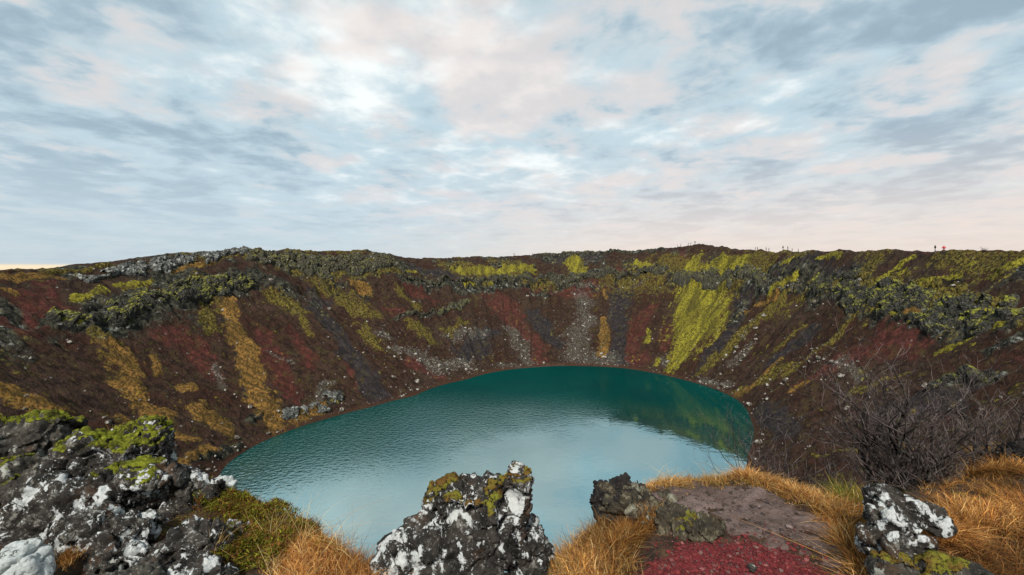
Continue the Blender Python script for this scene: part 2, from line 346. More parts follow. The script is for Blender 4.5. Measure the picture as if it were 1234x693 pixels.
# ------------------------------------------------------------------ building helpers
def tag(o, label=None, cat=None, group=None, kind=None):
    if label: o["label"] = label
    if cat: o["category"] = cat
    if group: o["group"] = group
    if kind: o["kind"] = kind
    return o
def mesh_obj(name, V, F, mat=None, loc=(0, 0, 0), smooth=True, parent=None, attrs=None, mats=None, midx=None):
    """F: an (n,3) or (n,4) int array, or a list of such arrays"""
    me = bpy.data.meshes.new(name)
    V = np.asarray(V, dtype=np.float64) - np.array(loc)
    Fs = F if isinstance(F, list) else [F]
    Fs = [np.asarray(f, dtype=np.int32) for f in Fs if len(f)]
    me.vertices.add(len(V)); me.vertices.foreach_set('co', V.astype(np.float32).ravel())
    li = np.concatenate([f.ravel() for f in Fs]); cnt = np.concatenate([np.full(len(f), f.shape[1]) for f in Fs])
    me.loops.add(len(li)); me.loops.foreach_set('vertex_index', li)
    me.polygons.add(len(cnt)); me.polygons.foreach_set('loop_start', np.concatenate([[0], np.cumsum(cnt)[:-1]]).astype(np.int32))
    me.polygons.foreach_set('loop_total', cnt.astype(np.int32))
    me.polygons.foreach_set('use_smooth', np.full(len(cnt), smooth))
    for m in (mats or ([mat] if mat else [])): me.materials.append(m)
    if midx is not None: me.polygons.foreach_set('material_index', np.asarray(midx, dtype=np.int32))
    for k, a in (attrs or {}).items():
        at = me.attributes.new(k, 'FLOAT_COLOR', 'POINT')
        at.data.foreach_set('color', np.concatenate([a, np.ones((len(a), 4-a.shape[1]))], 1).astype(np.float32).ravel())
    me.update(calc_edges=True); me.validate()
    o = bpy.data.objects.new(name, me); COL.objects.link(o); o.location = loc
    if parent: o.parent = parent
    return o
def empty(name, loc):
    o = bpy.data.objects.new(name, None); COL.objects.link(o); o.location = loc; o.empty_display_size = 0.2; return o
def gridf(nr, nc, wrap=False):
    r, c = np.meshgrid(np.arange(nr-1), np.arange(nc if wrap else nc-1), indexing='ij')
    a = r*nc+c; b = r*nc+(c+1) % nc
    return np.stack([a, b, b+nc, a+nc], -1).reshape(-1, 4)
def P(px, py, d):
    """point at distance d along +Y that the photograph shows at (px, py)"""
    return np.array([(px-617)/FPX*d, d, CAMZ-(py-326)/FPX*d])
rng = np.random.default_rng(7)

# ------------------------------------------------------------------ crater wall: masks of ground cover and small relief
KINDS = ['moss', 'olive', 'tan', 'red', 'ash', 'pale', 'rock']
def cover(x, y):
    m = {k: np.zeros_like(x) for k in KINDS}
    wx = fbm2(x*.11, y*.11, 31, 2)*3.0 + fbm2(x*.5, y*.5, 41, 3)*1.7
    wy = fbm2(x*.11+50, y*.11, 32, 2)*3.0 + fbm2(x*.5+50, y*.5, 42, 3)*1.7
    for k, pts in STROKES:
        p = np.array(pts); wm = p[:, 2].max()*1.5+3
        idx = np.nonzero((x > p[:, 0].min()-wm) & (x < p[:, 0].max()+wm) & (y > p[:, 1].min()-wm) & (y < p[:, 1].max()+wm))[0]
        if not len(idx): continue
        sc = np.clip(p[:, 2].mean()/2.2, .55, 1.5)
        qx, qy = x[idx]+wx[idx]*sc, y[idx]+wy[idx]*sc
        best = np.zeros(len(idx))
        for a, b in zip(p[:-1], p[1:]):
            d = b[:2]-a[:2]; l2 = max(d@d, 1e-6)
            t = np.clip(((qx-a[0])*d[0]+(qy-a[1])*d[1])/l2, 0, 1)
            w = a[2]+(b[2]-a[2])*t
            best = np.maximum(best, sst(1.75, .25, np.hypot(qx-a[0]-t*d[0], qy-a[1]-t*d[1])/np.maximum(w, .8)))
        m[k][idx] = np.maximum(m[k][idx], best)
    th, s = polar(x, y); up = sst(.45, .75, s)*sst(1.3, .95, s)
    m['olive'] = np.maximum(m['olive'], up*sst(-.05, .35, fbm2(x*.06, y*.06, 35, 4))*.62)
    m['rock'] = np.maximum(m['rock'], up*sst(.05, .4, fbm2(x*.09+7, y*.09, 36, 4))*.55)
    return m
def wall(th, s, rockh=0.0):
    """full surface of the crater: positions and masks"""
    x, y = plan(th, s); z = base_z(th, s); m = cover(x, y)
    inn = sst(0.0, .08, s)*sst(1.5, 1.0, s)
    gul = fbm2(th*26, s*1.1, 3, 4)*2.3*sst(0, .2, s)*sst(.95, .7, s)         # gullies running down the scree
    rel = gul + fbm2(x*.14, y*.14, 8, 3)*1.2*inn + fbm2(x*.55, y*.55, 9, 4)*.6*inn + .04
    # ragged little steps of rock, stronger inside the rock masks and the upper band
    f1, f2, cell = vor2(x*.42+fbm2(x*.3, y*.3, 55, 2)*.8, y*.42, 12)
    g1, g2, cel2 = vor2(x*1.1, y*1.1+3, 14)
    rk = np.maximum(m['rock'], .22*sst(.7, .78, s)*sst(1.03, .98, s))
    rel = rel + rk*((cell-.35)*1.0 + 1.3*(np.sqrt(np.maximum(0, 1-f1*f1*1.3))-.5) + .5*(np.sqrt(np.maximum(0, 1-g1*g1*1.3))-.5) - .3*sst(.16, .0, f2-f1)) + m['pale']*(cel2-.4)*.35
    clump = np.abs(fbm2(x*1.3, y*1.3, 21, 3))
    rel = rel + (m['moss']+m['olive']+.8*m['tan'])*(.25+.55*clump) + .25*m['olive']*sst(.5, .9, cel2)
    nx, ny = np.cos(th), np.sin(th)                                          # push rock out of the slope, not only up
    x = x - nx*rk*(cell-.4)*1.0; y = y - ny*rk*(cell-.4)*1.0
    near = sst(1.0, .75, np.hypot(x/14.0, (y-2)/11.0))
    sh = sst(.04, .0, np.abs(s))
    return x, y, z + rel*(1-.8*sh) - near*1.3, m, rk
th_v = np.concatenate([np.linspace(math.radians(-62), math.radians(242), 2500), np.linspace(math.radians(242), math.radians(298), 90)[1:-1]])
s_v = np.concatenate([[-.25, -.1, -.04], np.linspace(-.015, 1.04, 250), np.linspace(1.05, 1.6, 24), [1.8, 2.2, 3.0]])
TH, S_ = np.meshgrid((th_v+math.pi) % (2*math.pi)-math.pi, s_v)
tx, ty, tz, tm, trk = wall(TH.ravel(), S_.ravel())
tz = np.where(S_.ravel() < -.01, -1.0-np.abs(S_.ravel())*20, tz)

# ------------------------------------------------------------------ materials of the crater
def cover_colour(nt, A, B, pos, fall, sc=1.0):
    """scoria, ash, moss, grass and lichened rock, weathered by noise"""
    a, b = sep(nt, A[0]), sep(nt, B[0])
    moss, tan, red = a[0], a[1], a[2]
    ash, pale, rock = b[0], b[1], b[2]
    ol = A[3]
    dn = nd(nt, 'Mapping', {0: pos, 3: (1.0, 1.0, .45)}).outputs[0]
    nA = noise(nt, dn, .05*sc, 6, .62); nB = noise(nt, dn, .17*sc, 7, .68); nC = noise(nt, dn, .62*sc, 6, .7); nD = noise(nt, dn, 1.7*sc, 4, .7)
    nS = noise(nt, fall, 1.0, 6, .62, .3)
    nB = mth(nt, 'ADD', mth(nt, 'MULTIPLY', nB, .45), mth(nt, 'MULTIPLY', nS, .62))
    nE = noise(nt, nd(nt, 'VectorMath', {0: pos, 1: (31., 7., 3.)}, operation='ADD').outputs[0], .38*sc, 7, .74)
    mix_ = lambda m_, k, n_, j=.9: mth(nt, 'ADD', mth(nt, 'MULTIPLY', m_, k), mth(nt, 'MULTIPLY', mth(nt, 'SUBTRACT', n_, .5), j))
    c = mx(nt, mr(nt, nA, .36, .64), (.038, .0165, .0105), (.050, .030, .021))
    c = mx(nt, mr(nt, nC, .42, .62), c, (.016, .0085, .0065))
    c = mx(nt, mth(nt, 'MULTIPLY', mr(nt, nD, .58, .72), .5), c, (.085, .056, .040))
    redc = mx(nt, mr(nt, nC, .40, .64), (.040, .0150, .011), (.105, .031, .025))
    c = mx(nt, mth(nt, 'MULTIPLY', mr(nt, mix_(red, 1.0, nB, 2.2), .22, .92), .92), c, redc)
    ashc = mx(nt, mr(nt, nC, .40, .64), (.017, .0145, .015), (.043, .035, .036))
    c = mx(nt, mr(nt, mix_(ash, 1.0, nB, 1.6), .25, .75), c, ashc)
    film = mth(nt, 'MULTIPLY', mr(nt, nE, .51, .64), .7)                 # thin olive film here and there
    c = mx(nt, film, c, mx(nt, nD, (.024, .021, .009), (.092, .068, .024)))
    pf = mr(nt, mix_(pale, .29, nD, 1.9), .27, .52)
    c = mx(nt, pf, c, mx(nt, mr(nt, nC, .4, .62), (.060, .054, .042), (.27, .25, .215)))
    pg = mth(nt, 'MULTIPLY', mr(nt, mix_(pale, .6, nB, 1.4), .30, .75), .32)
    c = mx(nt, pg, c, mx(nt, nD, (.05, .052, .042), (.115, .115, .092)))
    rf = mr(nt, mix_(rock, 1.0, nB, 1.7), .25, .60)
    rc = mx(nt, mr(nt, nC, .40, .62), (.008, .0085, .007), (.065, .062, .044))
    rc = mx(nt, mr(nt, nE, .57, .66), rc, (.25, .26, .23))
    c = mx(nt, rf, c, rc)
    ol = mth(nt, 'MAXIMUM', ol, mth(nt, 'MAXIMUM', mth(nt, 'MULTIPLY', tan, .9), mth(nt, 'MULTIPLY', moss, .8)))
    big = mth(nt, 'MULTIPLY', mth(nt, 'SUBTRACT', nB, .5), 1.5)
    of = mr(nt, mix_(ol, 1.0, nC, 2.4), .28, .62)
    c = mx(nt, mth(nt, 'MULTIPLY', of, .9), c, mx(nt, mr(nt, nD, .40, .62), (.026, .019, .007), (.165, .130, .026)))
    tf = mr(nt, mth(nt, 'ADD', mix_(tan, 1.05, nC, 2.3), big), .34, .88)
    tc = mx(nt, mr(nt, nS, .36, .64), (.095, .056, .015), (.30, .155, .040))
    c = mx(nt, mth(nt, 'MULTIPLY', tf, .9), c, mx(nt, mr(nt, nD, .38, .58), (.055, .034, .012), tc))
    mf = mr(nt, mth(nt, 'ADD', mix_(moss, 1.1, nC, 2.2), mth(nt, 'MULTIPLY', big, 1.5)), .38, .80)
    mc = mx(nt, mr(nt, nS, .36, .62), (.10, .085, .016), (.28, .245, .026))
    mc = mx(nt, mr(nt, nD, .38, .56), (.040, .034, .009), mc)
    c = mx(nt, mf, c, mc)
    vor = nd(nt, 'TexVoronoi', {'Vector': pos, 'Scale': .75*sc, 'Randomness': 1.0})
    vc = sep(nt, vor.outputs['Color'])
    dot = mth(nt, 'MULTIPLY', mr(nt, vor.outputs['Distance'], .26, .12), mr(nt, mth(nt, 'ADD', vc[0], mth(nt, 'MULTIPLY', nB, .6)), 1.24, 1.30))
    c = mx(nt, mth(nt, 'MULTIPLY', dot, .8), c, (.26, .24, .21))
    h = mth(nt, 'ADD', nC, mth(nt, 'MULTIPLY', nD, .5))
    return c, h
m_wall, nt = new_mat("crater_ground")
pos = nd(nt, 'NewGeometry').outputs['Position']
ca = attr(nt, 'cover_a'); cb = attr(nt, 'cover_b'); co = attr(nt, 'cover_c')
cs_ = sep(nt, co['Color'])
fall = nd(nt, 'CombineXYZ', {0: mth(nt, 'MULTIPLY', cs_[1], 34.0), 1: mth(nt, 'MULTIPLY', cs_[2], 4.5)}).outputs[0]      # runs with the fall line of the slope
c, h = cover_colour(nt, [ca['Color'], 0, 0, cs_[0]], [cb['Color']], pos, fall)
wet = mr(nt, nd(nt, 'SeparateXYZ', {0: pos}).outputs[2], 1.4, .15)            # damp rusty strip along the waterline
c = mx(nt, mth(nt, 'MULTIPLY', wet, .75), c, (.060, .028, .016))
finish(nt, c, 0.95, h, 1.0, 1.3, 0.12)
def cov_attrs(m, rk, th, s):
    return {'cover_a': np.stack([m['moss'], m['tan'], m['red']], 1), 'cover_b': np.stack([m['ash'], m['pale'], rk], 1),
            'cover_c': np.stack([m['olive'], th, s], 1)}
ter = mesh_obj('crater_terrain', np.stack([tx, ty, tz], 1), gridf(len(s_v), len(th_v), True), m_wall, attrs=cov_attrs(tm, trk, TH.ravel(), S_.ravel()))
tag(ter, 'red and dark scoria slopes of the crater with patches of moss and tan grass', 'crater slope', kind='structure')
# the plain outside, out to the horizon
m_pl, nt = new_mat("plain_ground")
pos = nd(nt, 'NewGeometry').outputs['Position']
finish(nt, mx(nt, noise(nt, pos, .01, 6), (.05, .045, .025), (.11, .085, .04)), 1.0)
a = np.linspace(0, 2*math.pi, 129)[:-1]; rad = np.array([150., 400, 1500, 6000, 30000])
V = np.stack([np.outer(rad, np.cos(a)).ravel(), np.outer(rad, np.sin(a)).ravel()+130, np.repeat([6., 4, 2, 0, -40], 128)], 1)
tag(mesh_obj('plain', V, gridf(5, 128, True), m_pl), 'dull heath plain outside the crater', 'ground', kind='structure')

# ------------------------------------------------------------------ the lake
m_wat, nt = new_mat("lake_water")
pos = nd(nt, 'NewGeometry').outputs['Position']
px_ = nd(nt, 'SeparateXYZ', {0: pos}).outputs
edge = mth(nt, 'SUBTRACT', px_[0], mth(nt, 'ADD', mth(nt, 'MULTIPLY', px_[1], .62), -64.0))    # wind ruffles the water west of this line
edge = mth(nt, 'ADD', edge, mth(nt, 'MULTIPLY', mth(nt, 'SUBTRACT', noise(nt, pos, .035, 4), .5), 60.0))
ruf = mth(nt, 'MULTIPLY', mr(nt, edge, 20.0, -34.0), mr(nt, px_[1], 72.0, 108.0))
st = nd(nt, 'Mapping', {0: pos, 3: (1.0, 1.15, 1.0)}).outputs[0]
w1 = noise(nt, st, .95, 3, .5); w2 = noise(nt, st, .28, 3, .55)
hh = mth(nt, 'ADD', mth(nt, 'MULTIPLY', w1, mth(nt, 'ADD', mth(nt, 'MULTIPLY', ruf, .20), .009)), mth(nt, 'MULTIPLY', w2, .024))
bmp = nd(nt, 'Bump', {'Strength': 1.0, 'Distance': .8, 'Height': hh}).outputs[0]
body = mx(nt, mr(nt, noise(nt, pos, .02, 3), .3, .7), (.000, .030, .027), (.000, .040, .034))
dif = nd(nt, 'BsdfDiffuse', {'Color': body}); gls = nd(nt, 'BsdfGlossy', {'Color': (.68, .94, .98), 'Roughness': 0.03, 'Normal': bmp})
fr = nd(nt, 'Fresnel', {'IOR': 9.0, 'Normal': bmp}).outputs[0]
fr = mth(nt, 'MULTIPLY', fr, mth(nt, 'SUBTRACT', 1.0, mth(nt, 'MULTIPLY', ruf, .60)))  # reflection dimmed by mask here, standing in for the dark mirrored left wall
fr = mth(nt, 'MULTIPLY', fr, mr(nt, mth(nt, 'SUBTRACT', px_[1], mth(nt, 'MULTIPLY', px_[0], -.25)), 158.0, 118.0, .20, 1.0))  # reflection also dimmed by position, far and right, to darken the mirrored moss
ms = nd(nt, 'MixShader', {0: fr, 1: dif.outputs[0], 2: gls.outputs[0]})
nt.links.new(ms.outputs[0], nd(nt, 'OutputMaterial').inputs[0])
V = [(CX, CY, 0.0)]; n = 360
for i in range(n):
    t = -math.pi+2*math.pi*i/n; r = float(np.interp(t, _TH, _RS))+5; V.append((CX+r*math.cos(t), CY+r*math.sin(t), 0.0))
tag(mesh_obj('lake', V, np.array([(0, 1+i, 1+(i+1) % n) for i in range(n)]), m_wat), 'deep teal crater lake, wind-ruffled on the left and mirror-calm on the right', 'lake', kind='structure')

# ------------------------------------------------------------------ lava outcrops standing out of the walls
def rock_far(name, hue):
    m, nt = new_mat(name)
    pos = nd(nt, 'NewGeometry').outputs['Position']
    nB = noise(nt, pos, .6, 5, .65); nC = noise(nt, pos, 2.4, 4, .65); nE = noise(nt, pos, .6, 7, .78)
    dark, mid, lich, veg, lt, vt = hue
    c = mx(nt, mr(nt, nC, .36, .64), dark, mid)
    c = mx(nt, mr(nt, nE, lt, lt+.10), c, lich)
    nz = nd(nt, 'SeparateXYZ', {0: nd(nt, 'NewGeometry').outputs['Normal']}).outputs[2]
    vf = mth(nt, 'MULTIPLY', mr(nt, noise(nt, pos, .28, 6, .66), vt, vt+.09), mr(nt, nz, .25, .7))
    c = mx(nt, vf, c, mx(nt, mr(nt, nC, .4, .6), (veg[0]*.35, veg[1]*.4, veg[2]*.5), veg))
    finish(nt, c, .95, mth(nt, 'ADD', nB, mth(nt, 'MULTIPLY', nC, .6)), .7, .4, .15)
    return m
M_FAR = {'dark': rock_far('lava_dark', ((.007, .007, .006), (.052, .050, .040), (.27, .28, .25), (.22, .21, .026), .60, .46)),
         'pale': rock_far('lava_pale', ((.020, .021, .020), (.11, .112, .10), (.33, .34, .31), (.15, .13, .030), .52, .58)),
         'green': rock_far('lava_green', ((.013, .013, .010), (.080, .074, .052), (.26, .26, .21), (.15, .14, .028), .57, .47))}
def outcrop(name, label, pts, hgt, kind, seed):
    p = np.array(pts); th, s = polar(p[:, 0], p[:, 1]); mg = p[:, 2].max()*1.5+1.5
    t0, t1 = th.min()-mg/110, th.max()+mg/110; s0, s1 = s.min()-mg/75, min(s.max()+mg/75, 1.10)
    dist = np.hypot(p[:, 0], p[:, 1]).mean(); st = dist/FPX*.85
    nth = int((t1-t0)*140/st); ns = int((s1-s0)*95/st)
    T, Sg = np.meshgrid(np.linspace(t0, t1, nth), np.linspace(s0, s1, ns)); T, Sg = T.ravel(), Sg.ravel()
    x, y, z, m, rk = wall((T+math.pi) % (2*math.pi)-math.pi, Sg)
    bx, by = plan(T, Sg)
    qx = bx+fbm2(bx*.22, by*.22, seed, 3)*4.0; qy = by+fbm2(bx*.22+9, by*.22, seed+1, 3)*4.0
    best = np.zeros(len(x))
    for a, b in zip(p[:-1], p[1:]):
        d = b[:2]-a[:2]; t = np.clip(((qx-a[0])*d[0]+(qy-a[1])*d[1])/max(d@d, 1e-6), 0, 1)
        w = np.maximum(a[2]+(b[2]-a[2])*t, .9)
        best = np.maximum(best, sst(1.3, .55, np.hypot(qx-a[0]-t*d[0], qy-a[1]-t*d[1])/w))
    wxx = fbm2(bx*.5, by*.5, seed+3, 2)*1.2
    best = best*sst(-.22, .12, fbm2(bx*.16, by*.16, seed+8, 4)+.35*best)
    f1, f2, cell = vor2(bx*.36+wxx, by*.36-wxx, seed+4); g1, g2, cel2 = vor2(bx*.95+wxx, by*.95, seed+5); k1, k2, cel3 = vor2(bx*2.3, by*2.3+wxx, seed+6)
    blk = .05+.45*cell+.75*(np.sqrt(np.maximum(.0, 1-f1*f1*1.3))-.5)+.16*(cel2-.5)+.26*(np.sqrt(np.maximum(0, 1-g1*g1*1.3))-.5)+.06*(cel3-.5)-.12*sst(.12, 0, f2-f1)
    up = hgt*best*blk - .7*(1-sst(.05, .35, best))
    ang = .62
    x = x-np.cos(T)*up*ang; y = y-np.sin(T)*up*ang; z = z+up*.8
    keep = best > .02
    F = gridf(ns, nth); F = F[keep[F].all(1)]
    used = np.unique(F); re = np.zeros(len(x), int); re[used] = np.arange(len(used))
    V = np.stack([x, y, z], 1)[used]; c = V.mean(0); c[2] = V[:, 2].min()
    o = mesh_obj(name, V, re[F], M_FAR[kind], loc=tuple(c), smooth=False); tag(o, label, 'rock outcrop')
for i, (n_, l_, p_, h_, k_) in enumerate(OUTCROPS): outcrop(n_, l_, p_, h_, k_, 200+i*11)

# ------------------------------------------------------------------ boulders and stones strewn over the walls
def ico(sub):
    bm = bmesh.new(); bmesh.ops.create_icosphere(bm, subdivisions=sub, radius=1.0)
    bm.verts.ensure_lookup_table()
    V = np.array([v.co[:] for v in bm.verts]); F = np.array([[v.index for v in f.verts] for f in bm.faces]); bm.free(); return V, F
def lump(sub, seed, flat=.75, amp=.9):
    V, F = ico(sub); r = np.random.default_rng(seed)
    for _ in range(7):                                    # cut facets
        n = r.normal(size=3); n /= np.linalg.norm(n); h = r.uniform(.55, .85); d = V@n
        V = V - np.outer(np.maximum(d-h, 0), n)
    V = V*(1+fbm3(V*1.4+seed, seed, 3)[:, None]*.35*amp)
    return V*np.array([r.uniform(.8, 1.25), r.uniform(.8, 1.2), flat*r.uniform(.8, 1.1)]), F
m_st, nt = new_mat("stone_lichen")
pos = nd(nt, 'NewGeometry').outputs['Position']; oi = nd(nt, 'ObjectInfo').outputs['Random']
nC = noise(nt, pos, 3.0, 4, .65)
c = mx(nt, mr(nt, nC, .35, .6), (.035, .028, .022), (.12, .10, .08))
c = mx(nt, mr(nt, noise(nt, pos, 1.1, 4, .6), .48, .60), c, (.34, .32, .28))
finish(nt, c, .95, nC, .6, .1, .15)
NC_ = 60000
cth = rng.uniform(math.radians(-45), math.radians(225), NC_); cs = rng.uniform(.01, .99, NC_)
cx, cy = plan((cth+math.pi) % (2*math.pi)-math.pi, cs)
cm = cover(cx, cy)
dens = .02+.45*sst(.05, .0, cs)+.85*cm['pale']+.25*cm['rock']+.06*sst(.45, .1, cs) - .5*cm['moss'] - .3*cm['ash'] - .2*cm['red']+.35*sst(.2, .5, fbm2(cx*.06, cy*.06, 77, 3))*sst(.7, .4, cs)
inframe = (cy > 8) & (np.abs(cx/cy) < 1.13)
ok = (rng.uniform(0, 1, NC_) < dens*.34) & inframe
cth, cs, cx, cy = cth[ok], cs[ok], cx[ok], cy[ok]
bx, by, bz, _, _ = wall((cth+math.pi) % (2*math.pi)-math.pi, cs)
size = .11+.22*rng.pareto(2.6, len(bx)); size = np.minimum(size, .9)
size = np.where(np.hypot(bx, by) < 70, np.minimum(size*.6, .5), size)
pxs = size/np.hypot(bx, by); order = np.argsort(-pxs)
protos = [lump(2, 300+i) for i in range(8)]
pm = []
for i, (V, F) in enumerate(protos):
    o = mesh_obj('boulder_shape', V, F, m_st); pm.append(o.data); bpy.data.objects.remove(o)
NB = 250
REG = [('pale boulder on the left scree above the lake', 'pale boulders on the left scree', lambda a, x: x < -30),
       ('pale boulder on the far scree below the ledge', 'pale boulders on the far scree', lambda a, x: x < 48),
       ('pale boulder on the dark right-hand scree', 'pale boulders on the right scree', lambda a, x: True)]
for k in order[:NB]:
    o = bpy.data.objects.new('boulder', pm[k % 8]); COL.objects.link(o)
    o.location = (bx[k], by[k], bz[k]+size[k]*.15); o.scale = (size[k],)*3
    o.rotation_euler = (rng.uniform(-.4, .4), rng.uniform(-.4, .4), rng.uniform(0, 6.28))
    for lb, gr, fn in REG:
        if fn(0, bx[k]): tag(o, lb, 'boulder', gr); break
sV, sF, off = [], [], 0
p1 = [lump(1, 400+i) for i in range(12)]
rest = order[NB:]
for q, k in enumerate(rest):
    V, F = p1[q % 12]; a = rng.uniform(0, 6.28); ca_, sa_ = math.cos(a), math.sin(a)
    R = np.array([[ca_, -sa_, 0], [sa_, ca_, 0], [0, 0, 1]])
    sV.append(V@R.T*size[k]+np.array([bx[k], by[k], bz[k]+size[k]*.1])); sF.append(F+off); off += len(V)
tag(mesh_obj('loose_stones', np.concatenate(sV), np.concatenate(sF), m_st, smooth=False), 'scatter of small pale lichened stones over the crater walls', 'stones', kind='stuff')
print('stones', len(rest))
# ------------------------------------------------------------------ the near rim: ground, trodden path, red gravel
_PX = np.array([-400, 200, 270, 330, 400, 440, 500, 640, 665, 690, 720, 780, 900, 950, 1000, 1050, 1120, 1234, 1600.])
_DE = np.array([5.6, 5.6, 5.1, 4.75, 4.25, 4.0, 4.15, 4.15, 4.1, 4.5, 5.0, 5.5, 5.6, 5.3, 5.0, 4.9, 5.2, 5.5, 5.6])
_PZ = np.array([-400, 250, 450, 560, 660, 740, 790, 900, 1000, 1050, 1120, 1234, 1600.])
_ZB = np.array([-2.3, -2.35, -2.5, -2.6, -2.62, -2.62, -2.42, -2.38, -2.38, -2.34, -2.32, -2.32, -2.25])
def near_z(x, y):
    p = 617+x/y*FPX
    t = y-np.interp(p, _PX, _DE)
    sp = np.where(t > 3, t, np.log1p(np.exp(np.clip(t*7, -30, 30)))/7)
    return CAMZ+np.interp(p, _PZ, _ZB)-1.05*sp+fbm2(x*1.1, y*1.1, 61, 3)*.07+fbm2(x*6, y*6, 62, 3)*.025
def ground_px(pts, z=-2.38): return np.array([((px-617)/FPX*(-z*FPX/(py-326)), -z*FPX/(py-326)) for px, py in pts])
def sdist(x, y, poly):
    """signed distance to a polygon, negative inside"""
    d = np.full(x.shape, 1e9); ins = np.zeros(x.shape, bool)
    for (x0, y0), (x1, y1) in zip(poly, np.roll(poly, -1, 0)):
        ex, ey = x1-x0, y1-y0; t = np.clip(((x-x0)*ex+(y-y0)*ey)/(ex*ex+ey*ey+1e-12), 0, 1)
        d = np.minimum(d, np.hypot(x-x0-t*ex, y-y0-t*ey))
        cr = ((y0 > y) != (y1 > y)) & (x < ex*(y-y0)/np.where(ey == 0, 1e-12, ey)+x0); ins ^= cr
    return np.where(ins, -d, d)
PATH = ground_px([(770,585),(830,578),(900,584),(960,604),(1010,640),(1035,700),(1040,760),(960,760),(1000,693),(955,668),(905,655),(865,640),(830,618),(790,604)])
RED = ground_px([(745,700),(762,678),(800,660),(850,650),(905,653),(960,668),(1018,697),(1040,800),(720,800)])
pp = np.concatenate([np.linspace(-500, -60, 60), np.linspace(-50, 1290, 640), np.linspace(1300, 1900, 60)])
yy = np.concatenate([np.linspace(1.2, 2.8, 16), np.linspace(2.85, 6.4, 250), np.linspace(6.5, 14, 60)])
PXG, YG = np.meshgrid(pp, yy); gx = ((PXG-617)/FPX*YG).ravel(); gy = YG.ravel()
gz = near_z(gx, gy)
wob = fbm2(gx*3, gy*3, 66, 3)*.16
sd_r = sdist(gx, gy, RED)+wob; sd_p = sdist(gx, gy, PATH)+wob
m_soil, nt = new_mat("rim_soil")
pos = nd(nt, 'NewGeometry').outputs['Position']; ga = sep(nt, attr(nt, 'ground')['Color'])
nC = noise(nt, pos, 14, 5, .65); nD = noise(nt, pos, 70, 3, .6); nB = noise(nt, pos, 2.5, 4)
c = mx(nt, mr(nt, nC, .35, .65), (.022, .014, .010), (.060, .036, .022))
c = mx(nt, mth(nt, 'MULTIPLY', mr(nt, nB, .5, .7), .6), c, (.11, .065, .025))
c = mx(nt, mr(nt, nD, .60, .72), c, (.15, .10, .06))
c = mx(nt, ga[0], c, mx(nt, nD, (.075, .012, .014), (.20, .03, .035)))
finish(nt, c, .95, mth(nt, 'ADD', nC, mth(nt, 'MULTIPLY', nD, .5)), .9, .03, .15)
o = mesh_obj('rim_ground', np.stack([gx, gy, gz], 1), gridf(len(yy), len(pp)), m_soil, attrs={'ground': np.stack([sst(.06, -.06, sd_r), 0*gx, 0*gx], 1)})
tag(o, 'dark soil of the near crater rim', 'ground', kind='structure')
m_path, nt = new_mat("trodden_earth")
pos = nd(nt, 'NewGeometry').outputs['Position']
nC = noise(nt, pos, 9, 5, .65); nD = noise(nt, pos, 60, 4, .65); nB = noise(nt, pos, 2.2, 4)
c = mx(nt, mr(nt, nB, .35, .65), (.085, .058, .048), (.150, .108, .095))
c = mx(nt, mth(nt, 'MULTIPLY', mr(nt, nC, .5, .68), .65), c, (.046, .028, .021))
c = mx(nt, mr(nt, nD, .58, .66), c, (.030, .019, .015)); c = mx(nt, mr(nt, nD, .40, .33), c, (.20, .155, .14))
finish(nt, c, .95, mth(nt, 'ADD', nC, nD), .8, .02, .15)
x_, y_ = np.meshgrid(np.linspace(1.0, 3.8, 240), np.linspace(2.6, 5.9, 280)); x_, y_ = x_.ravel(), y_.ravel()
sd = sdist(x_, y_, PATH)+fbm2(x_*3, y_*3, 66, 3)*.16+fbm2(x_*11, y_*11, 69, 3)*.07
z_ = near_z(x_, y_)+.008*sst(.0, -.25, sd)-.02*sst(-.04, .10, sd)+fbm2(x_*9, y_*9, 67, 3)*.030+.004
kp = sd < .1; F = gridf(280, 240); F = F[kp[F].all(1)]; us = np.unique(F); re = np.zeros(len(x_), int); re[us] = np.arange(len(us))
tag(mesh_obj('dirt_path', np.stack([x_, y_, z_], 1)[us], re[F], m_path), 'bare mauve-brown trodden path curving over the grassy mound', 'path', kind='structure')
# red scoria gravel
m_grav, nt = new_mat("red_gravel")
tint = attr(nt, 'tint')['Color']; finish(nt, tint, .8, None, spec=.3)
gp = []
n = 26000
rx, ry = rng.uniform(.6, 3.2, n), rng.uniform(2.2, 4.4, n)
sdg = sdist(rx, ry, RED)+fbm2(rx*3, ry*3, 66, 3)*.16
k = (sdg < 0) | (rng.uniform(0, 1, n) < np.exp(-np.maximum(sdg, 0)/.13)*.45)
rx, ry = rx[k], ry[k]
V1, F1 = ico(1); gv, gf, gt = [], [], []
for i in range(len(rx)):
    s_ = min(.0045*(1+rng.pareto(2.2)), .020); a = rng.normal(size=(3, 3)); q, _ = np.linalg.qr(a)
    v_ = (V1*rng.uniform(.6, 1.25, (12, 1)))@q.T*s_*np.array([1.15, 1.15, .8])
    gv.append(v_+np.array([rx[i], ry[i], 0])); gf.append(F1+i*12)
    t_ = rng.uniform(.45, 1.6); cc = np.array([.092, .0115, .0110])*t_ if rng.uniform() < .84 else np.array([(.10, .06, .05), (.05, .03, .028), (.15, .05, .045)][rng.integers(0, 3)])*t_
    gt.append(np.tile(cc, (12, 1)))
gv = np.concatenate(gv); zc = near_z(rx, ry)+.006; gv[:, 2] += np.repeat(zc, 12)
tag(mesh_obj('red_gravel', gv, np.concatenate(gf), m_grav, smooth=False, attrs={'tint': np.concatenate(gt)}), 'patch of loose deep-red scoria gravel beside the path', 'gravel', kind='stuff')

